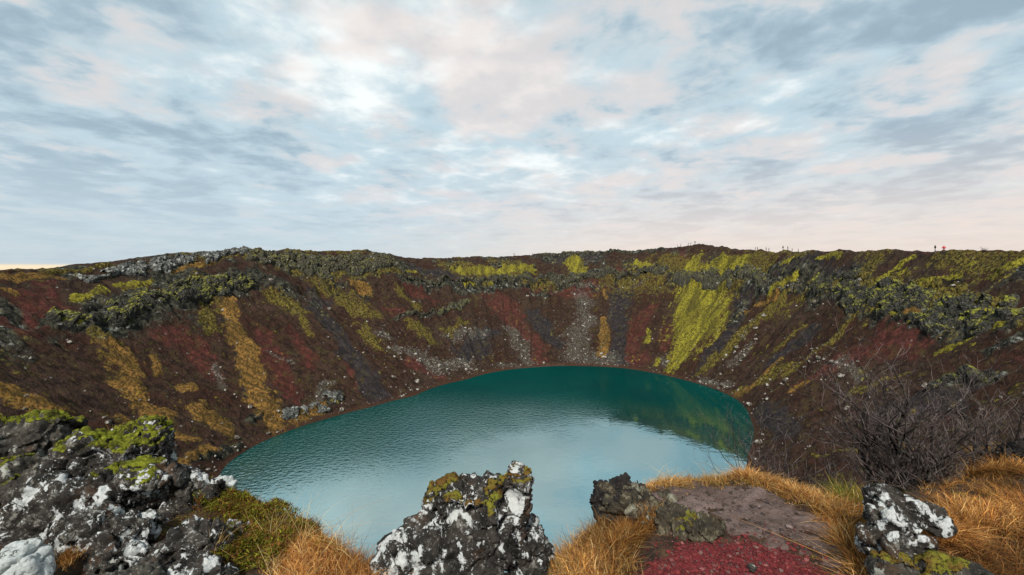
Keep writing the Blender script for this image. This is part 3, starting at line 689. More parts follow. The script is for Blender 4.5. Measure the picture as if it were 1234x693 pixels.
# ------------------------------------------------------------------ foreground lava rocks
def remesh(V, F, vox):
    o = mesh_obj('tmp', V, F); md = o.modifiers.new('r', 'REMESH'); md.mode = 'VOXEL'; md.voxel_size = vox
    bpy.context.view_layer.update()
    me = o.evaluated_get(bpy.context.evaluated_depsgraph_get()).to_mesh()
    co = np.zeros(len(me.vertices)*3); me.vertices.foreach_get('co', co)
    Q = np.array([p.vertices[:] for p in me.polygons if len(p.vertices) == 4])
    d = o.data; bpy.data.objects.remove(o); bpy.data.meshes.remove(d)
    return co.reshape(-1, 3), Q
def vnormals(V, F):
    n = np.cross(V[F[:, 2]]-V[F[:, 0]], V[F[:, 3]]-V[F[:, 1]]); N = np.zeros_like(V)
    for i in range(4): np.add.at(N, F[:, i], n)
    return N/np.maximum(np.linalg.norm(N, axis=1, keepdims=True), 1e-9)
def rock_mat(name, dark, mid, lichen, lt, grey, gt, seed, white2=True):
    m, nt = new_mat(name)
    pos = nd(nt, 'VectorMath', {0: nd(nt, 'NewGeometry').outputs['Position'], 1: (seed*3.1, seed*1.7, seed*.9)}, operation='ADD').outputs[0]
    n1 = noise(nt, pos, 5.5, 6, .7); n2 = noise(nt, pos, 26, 6, .75); n3 = noise(nt, pos, 80, 3, .6); n0 = noise(nt, pos, 2.6, 3, .5)
    c = mx(nt, mr(nt, n1, .36, .62), dark, mid)
    c = mx(nt, mth(nt, 'MULTIPLY', mr(nt, n2, .55, .70), .8), c, grey)
    c = mx(nt, mth(nt, 'MULTIPLY', mr(nt, mth(nt, 'ADD', mth(nt, 'MULTIPLY', n1, .5), mth(nt, 'MULTIPLY', n2, .5)), gt, gt+.05), .9), c, grey)
    c = mx(nt, mth(nt, 'MULTIPLY', mr(nt, noise(nt, pos, 3.4, 3), .57, .70), .55), c, (.085, .045, .022))
    # crustose lichen: lobed white patches with crisp ragged edges, large and small
    wob_ = nd(nt, 'VectorMath', {0: pos, 1: nd(nt, 'VectorMath', {0: nd(nt, 'TexNoise', {'Vector': pos, 'Scale': 16.0, 'Detail': 3.0}).outputs[1], 3: .09}, operation='SCALE').outputs[0]}, operation='ADD').outputs[0]
    stv = nd(nt, 'Mapping', {0: wob_, 3: (1.0, 1.0, .6)}).outputs[0]
    def patch(vec, scale, thr, det=8, ro=.62): return mr(nt, mth(nt, 'ADD', noise(nt, vec, scale, det, ro), mth(nt, 'MULTIPLY', n0, .25)), thr-.006, thr+.030)
    w = mth(nt, 'MAXIMUM', patch(stv, 4.2, lt-.022), mth(nt, 'MAXIMUM', patch(stv, 11.0, lt+.005), patch(pos, 30.0, lt+.045)))
    c = mx(nt, w, c, mx(nt, n2, tuple(v*.36 for v in lichen), lichen))
    h = mth(nt, 'ADD', mth(nt, 'ADD', n1, mth(nt, 'MULTIPLY', n2, .5)), mth(nt, 'MULTIPLY', n3, .2))
    finish(nt, c, .93, mth(nt, 'SUBTRACT', h, mth(nt, 'MULTIPLY', w, .12)), 1.0, .035, .2); return m
DK, MD, GY, WH = (.010, .009, .008), (.040, .034, .028), (.17, .165, .145), (.66, .68, .66)
M_ROCK = [rock_mat('lava_spotted', DK, MD, WH, .705, GY, .525, 1), rock_mat('lava_much_lichen', DK, MD, WH, .718, GY, .55, 2),
          rock_mat('lava_grey', (.020, .018, .015), (.070, .062, .050), (.42, .42, .37), .76, (.20, .195, .165), .54, 3),
          rock_mat('lava_white', (.07, .07, .065), (.20, .21, .20), (.60, .64, .62), .60, (.36, .38, .37), .50, 4),
          rock_mat('lava_olive', (.022, .019, .014), (.058, .046, .029), (.30, .29, .22), .76, (.13, .115, .075), .52, 6), rock_mat('lava_black', (.007, .006, .006), (.024, .020, .018), WH, .78, (.10, .09, .08), .62, 5)]
m_moss, nt = new_mat("cushion_moss")
pos = nd(nt, 'NewGeometry').outputs['Position']
n1 = noise(nt, pos, 6, 4, .6); n2 = noise(nt, pos, 40, 4, .65); n3 = noise(nt, pos, 150, 2)
c = mx(nt, mr(nt, n1, .35, .62), (.040, .040, .010), (.15, .165, .016)); c = mx(nt, mr(nt, n2, .52, .70), c, (.25, .25, .03)); c = mx(nt, mr(nt, n2, .47, .33), c, (.022, .018, .008))
finish(nt, c, 1.0, mth(nt, 'ADD', n2, n3), 1.0, .012, .05)
m_mossb, nt = new_mat("brown_moss")
pos = nd(nt, 'NewGeometry').outputs['Position']
n1 = noise(nt, pos, 7, 4, .6); n2 = noise(nt, pos, 45, 4, .65)
c = mx(nt, mr(nt, n1, .38, .6), (.10, .055, .015), (.13, .125, .018)); c = mx(nt, mr(nt, n2, .5, .36), c, (.020, .014, .008))
finish(nt, c, 1.0, n2, 1.0, .012, .05)
def rock(name, label, chunks, mat, vox=.016, seed=1, amp=1.0, moss=0.0, mossmat=None, tw=.8, cat='rock'):
    r = np.random.default_rng(seed); Vs, Fs, off = [], [], 0
    for px, py, d, rx, ry, rz in chunks:
        pts = r.normal(size=(30, 3)); pts /= np.linalg.norm(pts, axis=1, keepdims=True)
        pts = np.sign(pts)*np.abs(pts)**.8; pts /= np.linalg.norm(pts, axis=1, keepdims=True); pts *= r.uniform(.88, 1.1, (30, 1))
        pts = pts*np.array([rx, ry, rz])+P(px, py, d)
        bm = bmesh.new(); vs = [bm.verts.new(p) for p in pts]; res = bmesh.ops.convex_hull(bm, input=vs)
        for v in [v for v in bm.verts if not v.link_faces]: bm.verts.remove(v)
        bmesh.ops.triangulate(bm, faces=bm.faces[:]); bm.verts.index_update()
        Vs.append(np.array([v.co[:] for v in bm.verts])); Fs.append(np.array([[v.index for v in f.verts] for f in bm.faces])+off); off += len(Vs[-1]); bm.free()
    V, F = remesh(np.concatenate(Vs), np.concatenate(Fs), vox)
    N = vnormals(V, F); q = V+seed*7.7
    wv = np.stack([fbm3(q*3+5, seed, 2), fbm3(q*3+19, seed+1, 2), fbm3(q*3+37, seed+2, 2)], 1)*.16
    f1, f2, cell = vor3((q+wv)*3.6, seed); h1, h2, cel2 = vor3((q+wv)*9.5, seed+9)
    disp = fbm3(q*2.3, seed+20, 4)*.11 + (cell-.5)*.075 - .075*sst(.15, 0, f2-f1) + (cel2-.5)*.030 - .032*sst(.16, 0, h2-h1)
    disp += fbm3(q*15, seed+30, 3)*.022 - .022*sst(.10, .35, fbm3(q*22, seed+33, 2))
    V = V+N*(disp*amp)[:, None]
    c0 = V.mean(0); c0[2] = V[:, 2].min()
    o = mesh_obj(name, V, F, mat, loc=tuple(c0)); tag(o, label, cat)
    if moss > 0:
        N2 = vnormals(V, F)
        top = sst(V[:, 2].min(), V[:, 2].max(), V[:, 2])
        mk = N2[:, 2]*.45+top*tw+(.8-tw)*.93+fbm3(q*3.0, seed+50, 3)*.6-1.22+moss*.8
        cush = np.abs(fbm3(q*7, seed+51, 2))
        th_ = np.where(mk > .22, (.008+.05*np.minimum(mk-.22, .4))*(.5+cush*1.2), -.012) + fbm3(q*40, seed+52, 2)*.008
        Vm = V+N2*th_[:, None]
        km = mk > .14; Fm = F[km[F].all(1)]
        if len(Fm):
            lab = np.arange(len(V))                        # each separate cushion is a part of its own
            while True:
                mn = lab[Fm].min(1); old = lab.copy()
                for i in range(4): np.minimum.at(lab, Fm[:, i], mn)
                lab = lab[lab]
                if (lab == old).all(): break
            fl = lab[Fm[:, 0]]; ids, ct = np.unique(fl, return_counts=True)
            for i_ in ids[ct > 90]:
                Fc = Fm[fl == i_]; us = np.unique(Fc); re = np.zeros(len(V), int); re[us] = np.arange(len(us))
                mesh_obj('moss_cushion', Vm[us]-c0, re[Fc], mossmat or m_moss, parent=o)
    return o
R0, R1, R2, R3, R5, R4 = M_ROCK
rock('lava_boulder', 'big mossy-topped lava boulder at the left edge of the photo', [(40,538,5.2,.50,.42,.50),(-25,560,5.0,.6,.5,.55),(20,605,4.7,.6,.4,.46)], R2, .02, 11, .8, .62)
rock('lava_boulder', 'big lava boulder with bright moss along its flat top beside the left shore', [(160,545,5.0,.44,.42,.40),(108,558,4.8,.42,.36,.40),(150,600,4.5,.5,.4,.37),(190,556,5.0,.18,.2,.32)], R0, .018, 12, .8, .60)
rock('lava_boulder', 'dark rough lava rock with pale blotches in front of the two mossy boulders', [(75,612,4.3,.50,.32,.34),(30,640,4.1,.4,.3,.3),(110,640,4.0,.3,.26,.25)], R0, .018, 13, .85)
rock('lava_rock', 'white-capped lava rock beside the lake edge, right of the mossy boulders', [(222,604,4.7,.28,.26,.28),(252,602,4.75,.18,.2,.21),(212,636,4.5,.32,.28,.25)], R1, .014, 14, .8)
rock('lava_rock', 'small white-topped stone on the brink above the lake', [(268,588,5.0,.15,.13,.11)], R3, .012, 15, .5)
rock('pale_boulder', 'smooth pale whitish boulder in the bottom left corner', [(16,690,3.35,.25,.2,.24),(40,672,3.4,.12,.12,.14)], R3, .012, 16, .55)
rock('lava_rock', 'dark lava rock with a small lichen crust between the pale boulder and the white-capped rock', [(128,650,3.9,.28,.22,.24),(165,638,4.0,.26,.22,.22),(150,672,3.7,.25,.2,.18)], R0, .014, 17, .75)
rock('lava_rock', 'grey lichen-crusted lava rock below the green heath', [(238,665,3.85,.34,.26,.27),(275,655,4.1,.24,.2,.2),(200,680,3.75,.26,.22,.22),(250,700,3.5,.3,.2,.2)], R1, .014, 18, .75)
rock('lava_rock', 'brown lava rock at the bottom edge beside the dry tuft', [(120,700,3.4,.22,.2,.15),(170,705,3.4,.26,.2,.17)], R2, .014, 19, .9)
rock('lava_pinnacle', 'tall lava boulder spotted white and capped with moss, centre front before the lake',
     [(548,668,4.0,.52,.42,.50),(523,618,4.02,.15,.2,.27),(600,606,4.0,.27,.26,.33),(556,606,4.0,.34,.3,.25),(585,640,3.95,.34,.32,.38),(632,660,4.05,.25,.28,.30),(620,620,4.0,.16,.2,.28),(488,678,3.95,.27,.3,.36),(622,580,4.0,.12,.16,.13)], R1, .013, 20, .7, .56, m_mossb, 2.0)
rock('lava_ledge', 'overhanging black-fronted lava ledge with a grey-green lichen top beside the path',
     [(742,612,5.0,.22,.28,.27),(772,604,5.0,.32,.34,.22),(800,618,4.75,.42,.36,.17),(785,618,4.85,.30,.3,.19),(850,638,4.3,.29,.26,.15),(822,632,4.45,.34,.3,.15)], R5, .014, 21, 1.0, .12, m_mossb)
rock('lava_rock', 'black craggy lava knob at the tip of the ledge over the lake', [(730,608,5.1,.21,.24,.29),(752,594,5.15,.19,.2,.21)], R4, .013, 22, .9)
rock('lava_boulder', 'pointed lava boulder with a broad white lichen face before the birches', [(1068,612,3.75,.17,.2,.21),(1092,614,3.8,.2,.2,.14),(1115,622,3.8,.2,.2,.09)], R1, .012, 23, .6)
rock('lava_boulder', 'dark knobbly lava boulder with white lichen dots below the pointed one', [(1078,650,3.5,.22,.22,.17),(1066,632,3.55,.13,.16,.12),(1105,668,3.45,.2,.2,.14)], R0, .013, 24, 1.0)
rock('lava_boulder', 'low mossy lava stone half sunk in grass at the bottom edge, right of the path', [(1095,698,3.25,.26,.26,.14),(1140,705,3.2,.3,.25,.14)], R2, .015, 25, .9, .35, m_mossb)
#rock('lava_rock', 'low black lava rock in the hollow of brown grass at the bottom right corner', [(1195,668,3.6,.26,.2,.13),(1240,680,3.5,.25,.2,.14)], R4, .014, 28, .8)
rock('flat_rock', 'long low flat rock edged with green moss at the right edge', [(1170,610,4.7,.26,.2,.07),(1215,612,4.65,.34,.25,.08)], R2, .014, 26, .6, .62)
rock('lava_boulder', 'shadowy dark lava crag among the trees at the right edge', [(1236,560,8.2,.35,.5,.75)], R4, .03, 27, 1.2, .3)
for px, py, d, s_, lb in [(907,683,3.7,.048,'small pale stone lying on the red gravel')]:
    rock('gravel_stone', lb, [(px, py, d, s_, s_, s_*.7)], R2, .006, int(px), .2, cat='stone')
# ------------------------------------------------------------------ grass, heath
m_grass, nt = new_mat("dry_grass")
tint = attr(nt, 'tint')['Color']
df = nd(nt, 'BsdfDiffuse', {'Color': tint}); tr = nd(nt, 'BsdfTranslucent', {'Color': tint})
nt.links.new(nd(nt, 'MixShader', {0: .35, 1: df.outputs[0], 2: tr.outputs[0]}).outputs[0], nd(nt, 'OutputMaterial').inputs[0])
def blades(pos, h, lean, w, col):
    """curved tapering blades: pos (n,3), h, lean (n,2) sideways reach over height, w, col (n,3)"""
    n = len(pos); a = rng.uniform(0, 2*math.pi, n); wd = np.stack([np.cos(a), np.sin(a), 0*a], 1)
    L = np.linalg.norm(lean, axis=1); out = []
    kx = rng.normal(0, .10, (n, 2))
    for t, ww in ((0, 1.0), (.35, .85), (.7, .55), (1, 0)):
        c = pos.copy(); off = lean*(t**1.7)[..., None] if hasattr(t, 'shape') else lean*(t**1.7)
        c[:, :2] += (off+kx*math.sin(t*math.pi))*h[:, None]; c[:, 2] += h*(t-.32*np.minimum(L, 1.6)*t*t)
        if ww: out += [c-wd*(w*ww/2)[:, None], c+wd*(w*ww/2)[:, None]]
        else: out += [c]
    V = np.stack(out, 1).reshape(-1, 3); b = np.arange(n)*7
    Q = np.concatenate([np.stack([b, b+1, b+3, b+2], 1), np.stack([b+2, b+3, b+5, b+4], 1)]); T = np.stack([b+4, b+5, b+6], 1)
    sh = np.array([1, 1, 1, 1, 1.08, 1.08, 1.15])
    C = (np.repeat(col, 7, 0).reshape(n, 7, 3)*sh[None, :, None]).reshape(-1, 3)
    return V, Q, T, C
PAL = {'gold': [(.60,.29,.07),(.52,.22,.05),(.66,.43,.17),(.26,.10,.028),(.64,.35,.10),(.11,.05,.018)], 'orange': [(.30,.115,.032),(.38,.17,.05),(.20,.075,.026),(.45,.24,.09),(.13,.06,.028)],
       'straw': [(.60,.45,.22),(.50,.33,.12),(.42,.24,.07)], 'heath': [(.11,.125,.016),(.19,.195,.022),(.06,.065,.012),(.14,.075,.018),(.26,.235,.028)],
       'rust': [(.17,.065,.02),(.10,.045,.018),(.23,.10,.03)], 'brown': [(.10,.055,.025),(.16,.09,.035),(.07,.04,.02),(.24,.14,.05)], 'green': [(.10,.12,.02),(.18,.17,.03),(.30,.22,.05)]}
def pick(names, n):
    p = np.array(sum([PAL[k] for k in names], [])); return p[rng.integers(0, len(p), n)]*rng.uniform(.6, 1.35, (n, 1))
def clumps(n, centre, zfun=near_z, k=26):
    """tussocks: k blades round each centre, leaning outwards"""
    m = n//k+1; c = centre(m); o_ = rng.normal(0, 1, (m, k, 2))*rng.uniform(.018, .05, (m, 1, 1))
    p = (c[:, None, :]+o_).reshape(-1, 2); l = (o_/.035*.42+rng.normal(0, .28, (m, 1, 2))).reshape(-1, 2)
    hs = np.repeat(rng.uniform(.55, 1.25, m), k); t = np.repeat(rng.uniform(.62, 1.3, m), k)
    return np.column_stack([p, zfun(p[:, 0], p[:, 1])-.01]), l, hs, t
def area(poly, n, zfun=near_z):
    """tussocks inside a polygon of (px, py, d) corners, on the ground"""
    q = np.array([P(*c)[:2] for c in poly]); lo, hi = q.min(0), q.max(0)
    def cen(m):
        out, got = [], 0
        while got < m:
            c = rng.uniform(lo, hi, (m*2, 2)); c = c[sdist(c[:, 0], c[:, 1], q)+fbm2(c[:, 0]*4, c[:, 1]*4, 88, 2)*.12 < 0]; out.append(c); got += len(c)
        return np.concatenate(out)[:m]
    return clumps(n, cen, zfun)
def turf(name, label, specs, cat='grass'):
    Vs, Qs, Ts, Cs, off = [], [], [], [], 0
    for poly, n, hr, lean, spread, w, pal, lift in specs:
        w = w*1.3; n = int(n*.85)
        r_ = area(poly, n) if isinstance(poly, list) else poly(n)
        p, l_, hs, tn = r_ if isinstance(r_, tuple) else (r_, 0, 1.0, np.ones(len(r_)))
        p[:, 2] += .45*lift*np.abs(fbm2(p[:, 0]*3, p[:, 1]*3, 91, 3))*1.6
        n = len(p); pat = .75+.9*np.clip(fbm2(p[:, 0]*2.2, p[:, 1]*2.2, 93, 3)+.3, 0, 1)
        h = rng.uniform(hr[0]*.6, hr[1], n)*pat*hs*.9; ln = l_+np.array(lean)[None]*.6+rng.normal(0, spread*.7, (n, 2))+np.stack([fbm2(p[:, 0]*2, p[:, 1]*2, 95, 2), fbm2(p[:, 0]*2, p[:, 1]*2, 96, 2)], 1)*.9
        flat = rng.uniform(0, 1, n) < .20                     # dead blades lying matted among the standing ones
        ln = np.where(flat[:, None], rng.normal(0, 1.5, (n, 2)), ln); h = np.where(flat, h*.8, h)
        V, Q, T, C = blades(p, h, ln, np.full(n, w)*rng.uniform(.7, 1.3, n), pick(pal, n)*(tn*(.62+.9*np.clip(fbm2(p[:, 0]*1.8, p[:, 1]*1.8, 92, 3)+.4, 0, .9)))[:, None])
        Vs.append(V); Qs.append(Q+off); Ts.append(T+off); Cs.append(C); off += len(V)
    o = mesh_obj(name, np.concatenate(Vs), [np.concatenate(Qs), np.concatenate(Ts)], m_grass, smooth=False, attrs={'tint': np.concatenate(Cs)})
    return tag(o, label, cat, kind='stuff')
def g(px, py, z=-2.38): return (px, py, -z*FPX/(py-326))
def band(d0, d1, p0, p1):
    """a strip of ground from p0 to p1 (photo columns), between d0 and d1 metres short of the brink"""
    def cen(m):
        p = rng.uniform(p0, p1, m); d = np.interp(p, _PX, _DE)-rng.uniform(d0, d1, m)+fbm2(p*.02, p*0, 99, 2)*.1
        return np.column_stack([(p-617)/FPX*d, d])
    return lambda n: clumps(n, cen)
turf('golden_grass', 'fringe of golden dry grass along the crest of the mound above the lake',
     [(band(-.25, .32, 765, 905), 9000, (.05, .13), (.1, .1), .5, .0035, ['gold', 'straw'], 0),
      (band(-.3, .42, 885, 1055), 10000, (.07, .20), (.15, -.1), .55, .004, ['gold', 'straw', 'orange'], 0),
      (band(-.3, .1, 760, 1050), 500, (.22, .40), (.25, 0), .35, .0025, ['straw'], 0),
      ([g(985, 618), g(1010, 610), g(1062, 640), g(1065, 700), g(1070, 760), g(1035, 760), g(1030, 690), g(1010, 645)], 7000, (.08, .21), (-.35, -.2), .5, .004, ['gold', 'orange', 'straw'], 0),
      (band(.25, .55, 800, 1010), 2500, (.03, .09), (0, 0), .8, .004, ['brown', 'gold', 'green'], 0)])
turf('golden_grass', 'shaggy golden tussocks between the tall spotted boulder and the black ledge',
     [([(650,664,4.1),(690,620,4.5),(725,620,4.9),(740,660,4.5),(760,650,4.4),(745,720,3.9),(640,740,3.8)], 11000, (.08, .24), (-.25, -.1), .6, .004, ['gold', 'straw', 'orange', 'brown'], .10),
      ([(640,690,4.0),(700,680,4.2),(690,740,3.7),(630,740,3.7)], 2500, (.15, .30), (-.7, -.3), .4, .004, ['straw', 'brown', 'gold'], .05),
      ([(730,668,4.4),(770,632,4.7),(792,640,4.6),(770,660,4.4),(738,690,4.1)], 4500, (.10, .24), (-.1, -.3), .45, .004, ['gold', 'orange'], .18)])
turf('wiry_grass', 'tangle of rust-orange wiry grass left of the tall spotted boulder',
     [([(335,700,3.8),(360,655,4.15),(400,648,4.2),(445,675,4.0),(470,700,3.9),(460,760,3.4),(315,760,3.4)], 12500, (.07, .20), (0, 0), .9, .0032, ['orange', 'orange', 'gold'], .10),
      ([(300,690,3.9),(345,640,4.3),(400,645,4.2),(445,675,4.0),(460,760,3.4),(290,760,3.4)], 450, (.25, .42), (-.1, 0), .6, .0026, ['straw'], .05)])
turf('golden_grass', 'drooping orange grass over the rocks in the bottom right corner',
     [([(1120,632,4.05),(1150,600,4.6),(1240,600,4.6),(1290,620,4.2),(1290,650,3.9),(1200,645,3.95)], 9500, (.07, .18), (-.3, -.5), .7, .0035, ['orange', 'gold', 'brown'], .10),
      ([(1120,640,3.9),(1200,645,3.95),(1300,650,3.9),(1290,780,3.2),(1190,780,3.2),(1140,700,3.5)], 5500, (.07, .20), (-.3, -.4), .8, .0035, ['brown', 'rust', 'brown', 'orange'], .05),
      ([(1090,630,3.95),(1130,610,4.2),(1200,620,4.2),(1150,660,3.8)], 5000, (.10, .24), (-.1, -.5), .5, .0035, ['orange', 'gold'], .30),
      (band(-.2, .95, 1110, 1330), 6000, (.07, .18), (.1, -.2), .7, .0035, ['orange', 'gold', 'brown', 'rust'], 0),
      ([(1165,590,5.4),(1190,575,5.9),(1234,575,5.9),(1240,600,5.2)], 3500, (.10, .24), (.2, -.2), .5, .004, ['gold', 'orange'], .20)])
turf('dry_grass', 'sparse rusty grass in the gaps between the dark rocks on the left',
     [([(100,700,3.5),(150,620,4.3),(200,625,4.4),(250,610,4.7),(300,640,4.4),(290,720,3.6)], 3500, (.03, .10), (0, 0), .8, .004, ['rust', 'brown', 'heath'], 0)])
turf('green_grass', 'tuft of green and yellow grass behind the mound before the birches', [([(1010,618,4.9),(1045,598,5.2),(1065,610,5.0),(1050,635,4.6)], 2600, (.12, .26), (0, 0), .4, .004, ['green'], .05)])
def dome(p):
    return np.abs(fbm2(p[:, 0]*2.6, p[:, 1]*2.6, 97, 3))*.28
def heath(n):
    q, _, _, t_ = area([(236,600,4.9),(265,588,5.1),(330,606,4.8),(392,640,4.3),(420,662,4.1),(350,672,4.0),(325,730,3.7),(255,720,3.7),(270,650,4.2),(240,630,4.5)], n)
    q[:, 2] += dome(q)+rng.uniform(0, .05, len(q)); return q, 0, 1.0, t_
turf('green_heath', 'low green and brown crowberry heath spilling over the brink left of the orange grass',
     [(heath, 26000, (.018, .05), (0, 0), 1.2, .009, ['heath', 'heath', 'rust'], 0), (heath, 1500, (.06, .14), (0, 0), .8, .0035, ['rust', 'brown'], 0), (heath, 60, (.15, .32), (.2, 0), .5, .0025, ['straw'], 0)], 'heath')
def tuft(px, py, d, z, r, n, hr, pal, label, spread=.6):
    c = P(px, py, d)
    def f(k):
        q = rng.normal(0, r*.5, (k, 2)); return np.column_stack([c[0]+q[:, 0], c[1]+q[:, 1], np.full(k, c[2])-np.hypot(q[:, 0], q[:, 1])*.3])
    o = turf('grass_tuft', label, [(f, n, hr, (0, 0), spread, .0035, pal, 0)], 'grass tuft'); o['kind'] = 'thing'
tuft(78, 674, 3.5, 0, .10, 420, (.05, .12), ['orange', 'gold'], 'small orange grass tuft beside the pale boulder')
tuft(158, 628, 4.05, 0, .10, 300, (.05, .11), ['rust', 'orange'], 'rusty grass tuft between the dark rock and the white-capped rock')
tuft(203, 588, 4.65, 0, .08, 260, (.05, .12), ['gold', 'orange'], 'golden grass tuft at the foot of the white-capped rock')
tuft(20, 612, 4.15, 0, .09, 160, (.04, .09), ['green', 'brown'], 'sparse green tuft on the dark rock at the left edge')
tuft(240, 610, 4.6, 0, .05, 120, (.06, .14), ['rust'], 'reddish grass tuft behind the white-capped rock')
tuft(140, 515, 5.0, 0, .04, 14, (.12, .24), ['brown', 'straw'], 'few thin dry stalks on top of the mossy boulder', .3)
tuft(975, 676, 3.85, 0, .06, 260, (.03, .08), ['brown', 'heath'], 'dark low plant between the path and the red gravel')
tuft(760, 690, 3.7, 0, .10, 60, (.10, .22), ['straw', 'brown'], 'few dry stalks at the left edge of the red gravel', .4)

# crumbs and pebbles lying on the path
kx, ky = rng.uniform(1.1, 3.6, 5000), rng.uniform(2.8, 5.8, 5000); k = sdist(kx, ky, PATH) < rng.uniform(-.35, .08, 5000); kx, ky = kx[k], ky[k]
kv, kf, kt = [], [], []
for i in range(len(kx)):
    s_ = min(.004*(1+rng.pareto(2.2)), .03); q, _ = np.linalg.qr(rng.normal(size=(3, 3)))
    kv.append((V1*rng.uniform(.6, 1.25, (12, 1)))@q.T*s_*np.array([1.2, 1.2, .7])+np.array([kx[i], ky[i], 0])); kf.append(F1+i*12)
    kt.append(np.tile(np.array([(.035,.022,.018),(.06,.035,.03),(.15,.11,.10),(.05,.035,.03)][rng.integers(0, 4)])*rng.uniform(.6, 1.4), (12, 1)))
kv = np.concatenate(kv); kv[:, 2] += np.repeat(near_z(kx, ky)+.013, 12)
tag(mesh_obj('path_crumbs', kv, np.concatenate(kf), m_grav, smooth=False, attrs={'tint': np.concatenate(kt)}), 'dark crumbs of lava and pebbles scattered on the path', 'pebbles', kind='stuff')

# ------------------------------------------------------------------ bare birches on the inner slope
m_bark, nt = new_mat("birch_bark")
pos = nd(nt, 'NewGeometry').outputs['Position']
finish(nt, mx(nt, mr(nt, noise(nt, pos, 9, 4, .6), .45, .66), (.016, .012, .010), (.075, .066, .056)), .9, noise(nt, pos, 40, 3), .5, .01)
m_twig, nt = new_mat("birch_twigs")
pos = nd(nt, 'NewGeometry').outputs['Position']
finish(nt, mx(nt, mr(nt, noise(nt, pos, 3, 4, .6), .4, .66), (.032, .022, .021), (.17, .132, .120)), .9)
def ground_z(x, y):
    x, y = np.atleast_1d(float(x)), np.atleast_1d(float(y)); th, s = polar(x, y)
    w = wall(th, s); return max(float(w[2][0]), float(near_z(x, y)[0]) if y[0] < 13 else -99)
def tubes(segs, sides):
    if not segs: return np.zeros((0, 3)), np.zeros((0, 4), int)
    a = np.array([s[0] for s in segs]); b = np.array([s[1] for s in segs]); r0 = np.array([s[2] for s in segs]); r1 = np.array([s[3] for s in segs])
    d = b-a; d /= np.maximum(np.linalg.norm(d, axis=1, keepdims=True), 1e-9)
    ref = np.where(np.abs(d[:, 2:3]) < .9, np.array([[0, 0, 1.]]), np.array([[1., 0, 0]])); u_ = np.cross(d, ref); u_ /= np.linalg.norm(u_, axis=1, keepdims=True); v_ = np.cross(d, u_)
    V = []
    for c_, r_ in ((a, r0), (b, r1)):
        for i in range(sides):
            t = 2*math.pi*i/sides; V.append(c_+(u_*math.cos(t)+v_*math.sin(t))*r_[:, None])
    V = np.stack(V, 1).reshape(-1, 3); n = len(segs); B = (np.arange(n)*2*sides)[:, None]
    i = np.arange(sides); q = np.stack([i, (i+1) % sides, sides+(i+1) % sides, sides+i], 1)
    return V, (B[:, :, None]+q[None]).reshape(-1, 4)
def birch(label, base, tips, H, seed, r0=.055):
    r = random.Random(seed); thick, thin = [], []
    def grow(p, d, rad, length, lvl):
        n = max(3, int(length/.16)); step = length/n
        for i in range(n):
            q = p+d*step; ra = rad*(1-.55*(i+1)/n)
            (thick if rad > .011 else thin).append((tuple(p), tuple(q), rad*(1-.55*i/n), ra)); p = q
            d = (d+Vector((r.gauss(0, .23), r.gauss(0, .23), r.gauss(.06, .12)))).normalized()
            if i >= (1 if lvl else n*.28) and lvl < 5 and r.random() < (.74, .68, .60, .50, .35)[lvl]:
                side = Vector((r.gauss(0, 1), r.gauss(0, 1), r.gauss(.45, .5))).normalized()
                nd_ = (d*.62+side*.75).normalized()
                grow(p.copy(), nd_, max(ra*r.uniform(.45, .7), .0042), length*r.uniform(.38, .62)*(1-.35*i/n), lvl+1)
    b = Vector(base); root = empty('birch_tree', base); tag(root, label, 'tree', 'bare birches on the inner slope')
    for (dx, dy, dz, k) in tips:
        d = Vector((dx, dy, dz)).normalized(); grow(b.copy(), d, r0*k, H*k, 0)
    V, F = tubes(thick, 6); mesh_obj('trunk', V-np.array(base), F, m_bark, parent=root)
    V, F = tubes(thin, 3); mesh_obj('crown', V-np.array(base), F, m_twig, parent=root)
    return root
for px, d, tips, ytop, lb, sd_ in [
    (1058, 9.6, [(-.35,.1,1,1.0),(.15,0,1,.9),(-.8,0,.8,.85)], 462, 'leftmost big bare birch, several dark stems rising from behind the mound', 3),
    (1098, 9.0, [(-.2,0,1,1.0),(.3,.1,1,.85),(-.05,.2,1,.8)], 448, 'bare birch with a forked stem right behind the pointed boulder', 8),
    (1140, 8.8, [(-.08,0,1,1.0),(.25,0,1,.85),(-.4,.1,.9,.8)], 446, 'bare birch with a straight dark stem in the middle of the thicket', 15),
    (1185, 8.9, [(.45,0,.85,1.0),(.8,.1,.8,.9),(.2,.1,1,.7)], 455, 'rightmost bare birch leaning out to the right', 21),
    (1015, 12.0, [(-.15,0,1,1.0),(.2,0,1,.85),(-.4,.1,.8,.7)], 480, 'smaller bare birch at the left end of the thicket, above the golden grass', 31),
    (1215, 9.5, [(.0,.1,1,1.0),(-.3,0,1,.8)], 455, 'thin bare birch near the dark crag at the right edge', 44)]:
    x, y = (px-617)/FPX*d, d; z0 = ground_z(x, y)-.1; zt = CAMZ-(ytop-326)/FPX*d
    birch(lb, (x, y, z0), tips, (zt-z0)*.92, sd_)
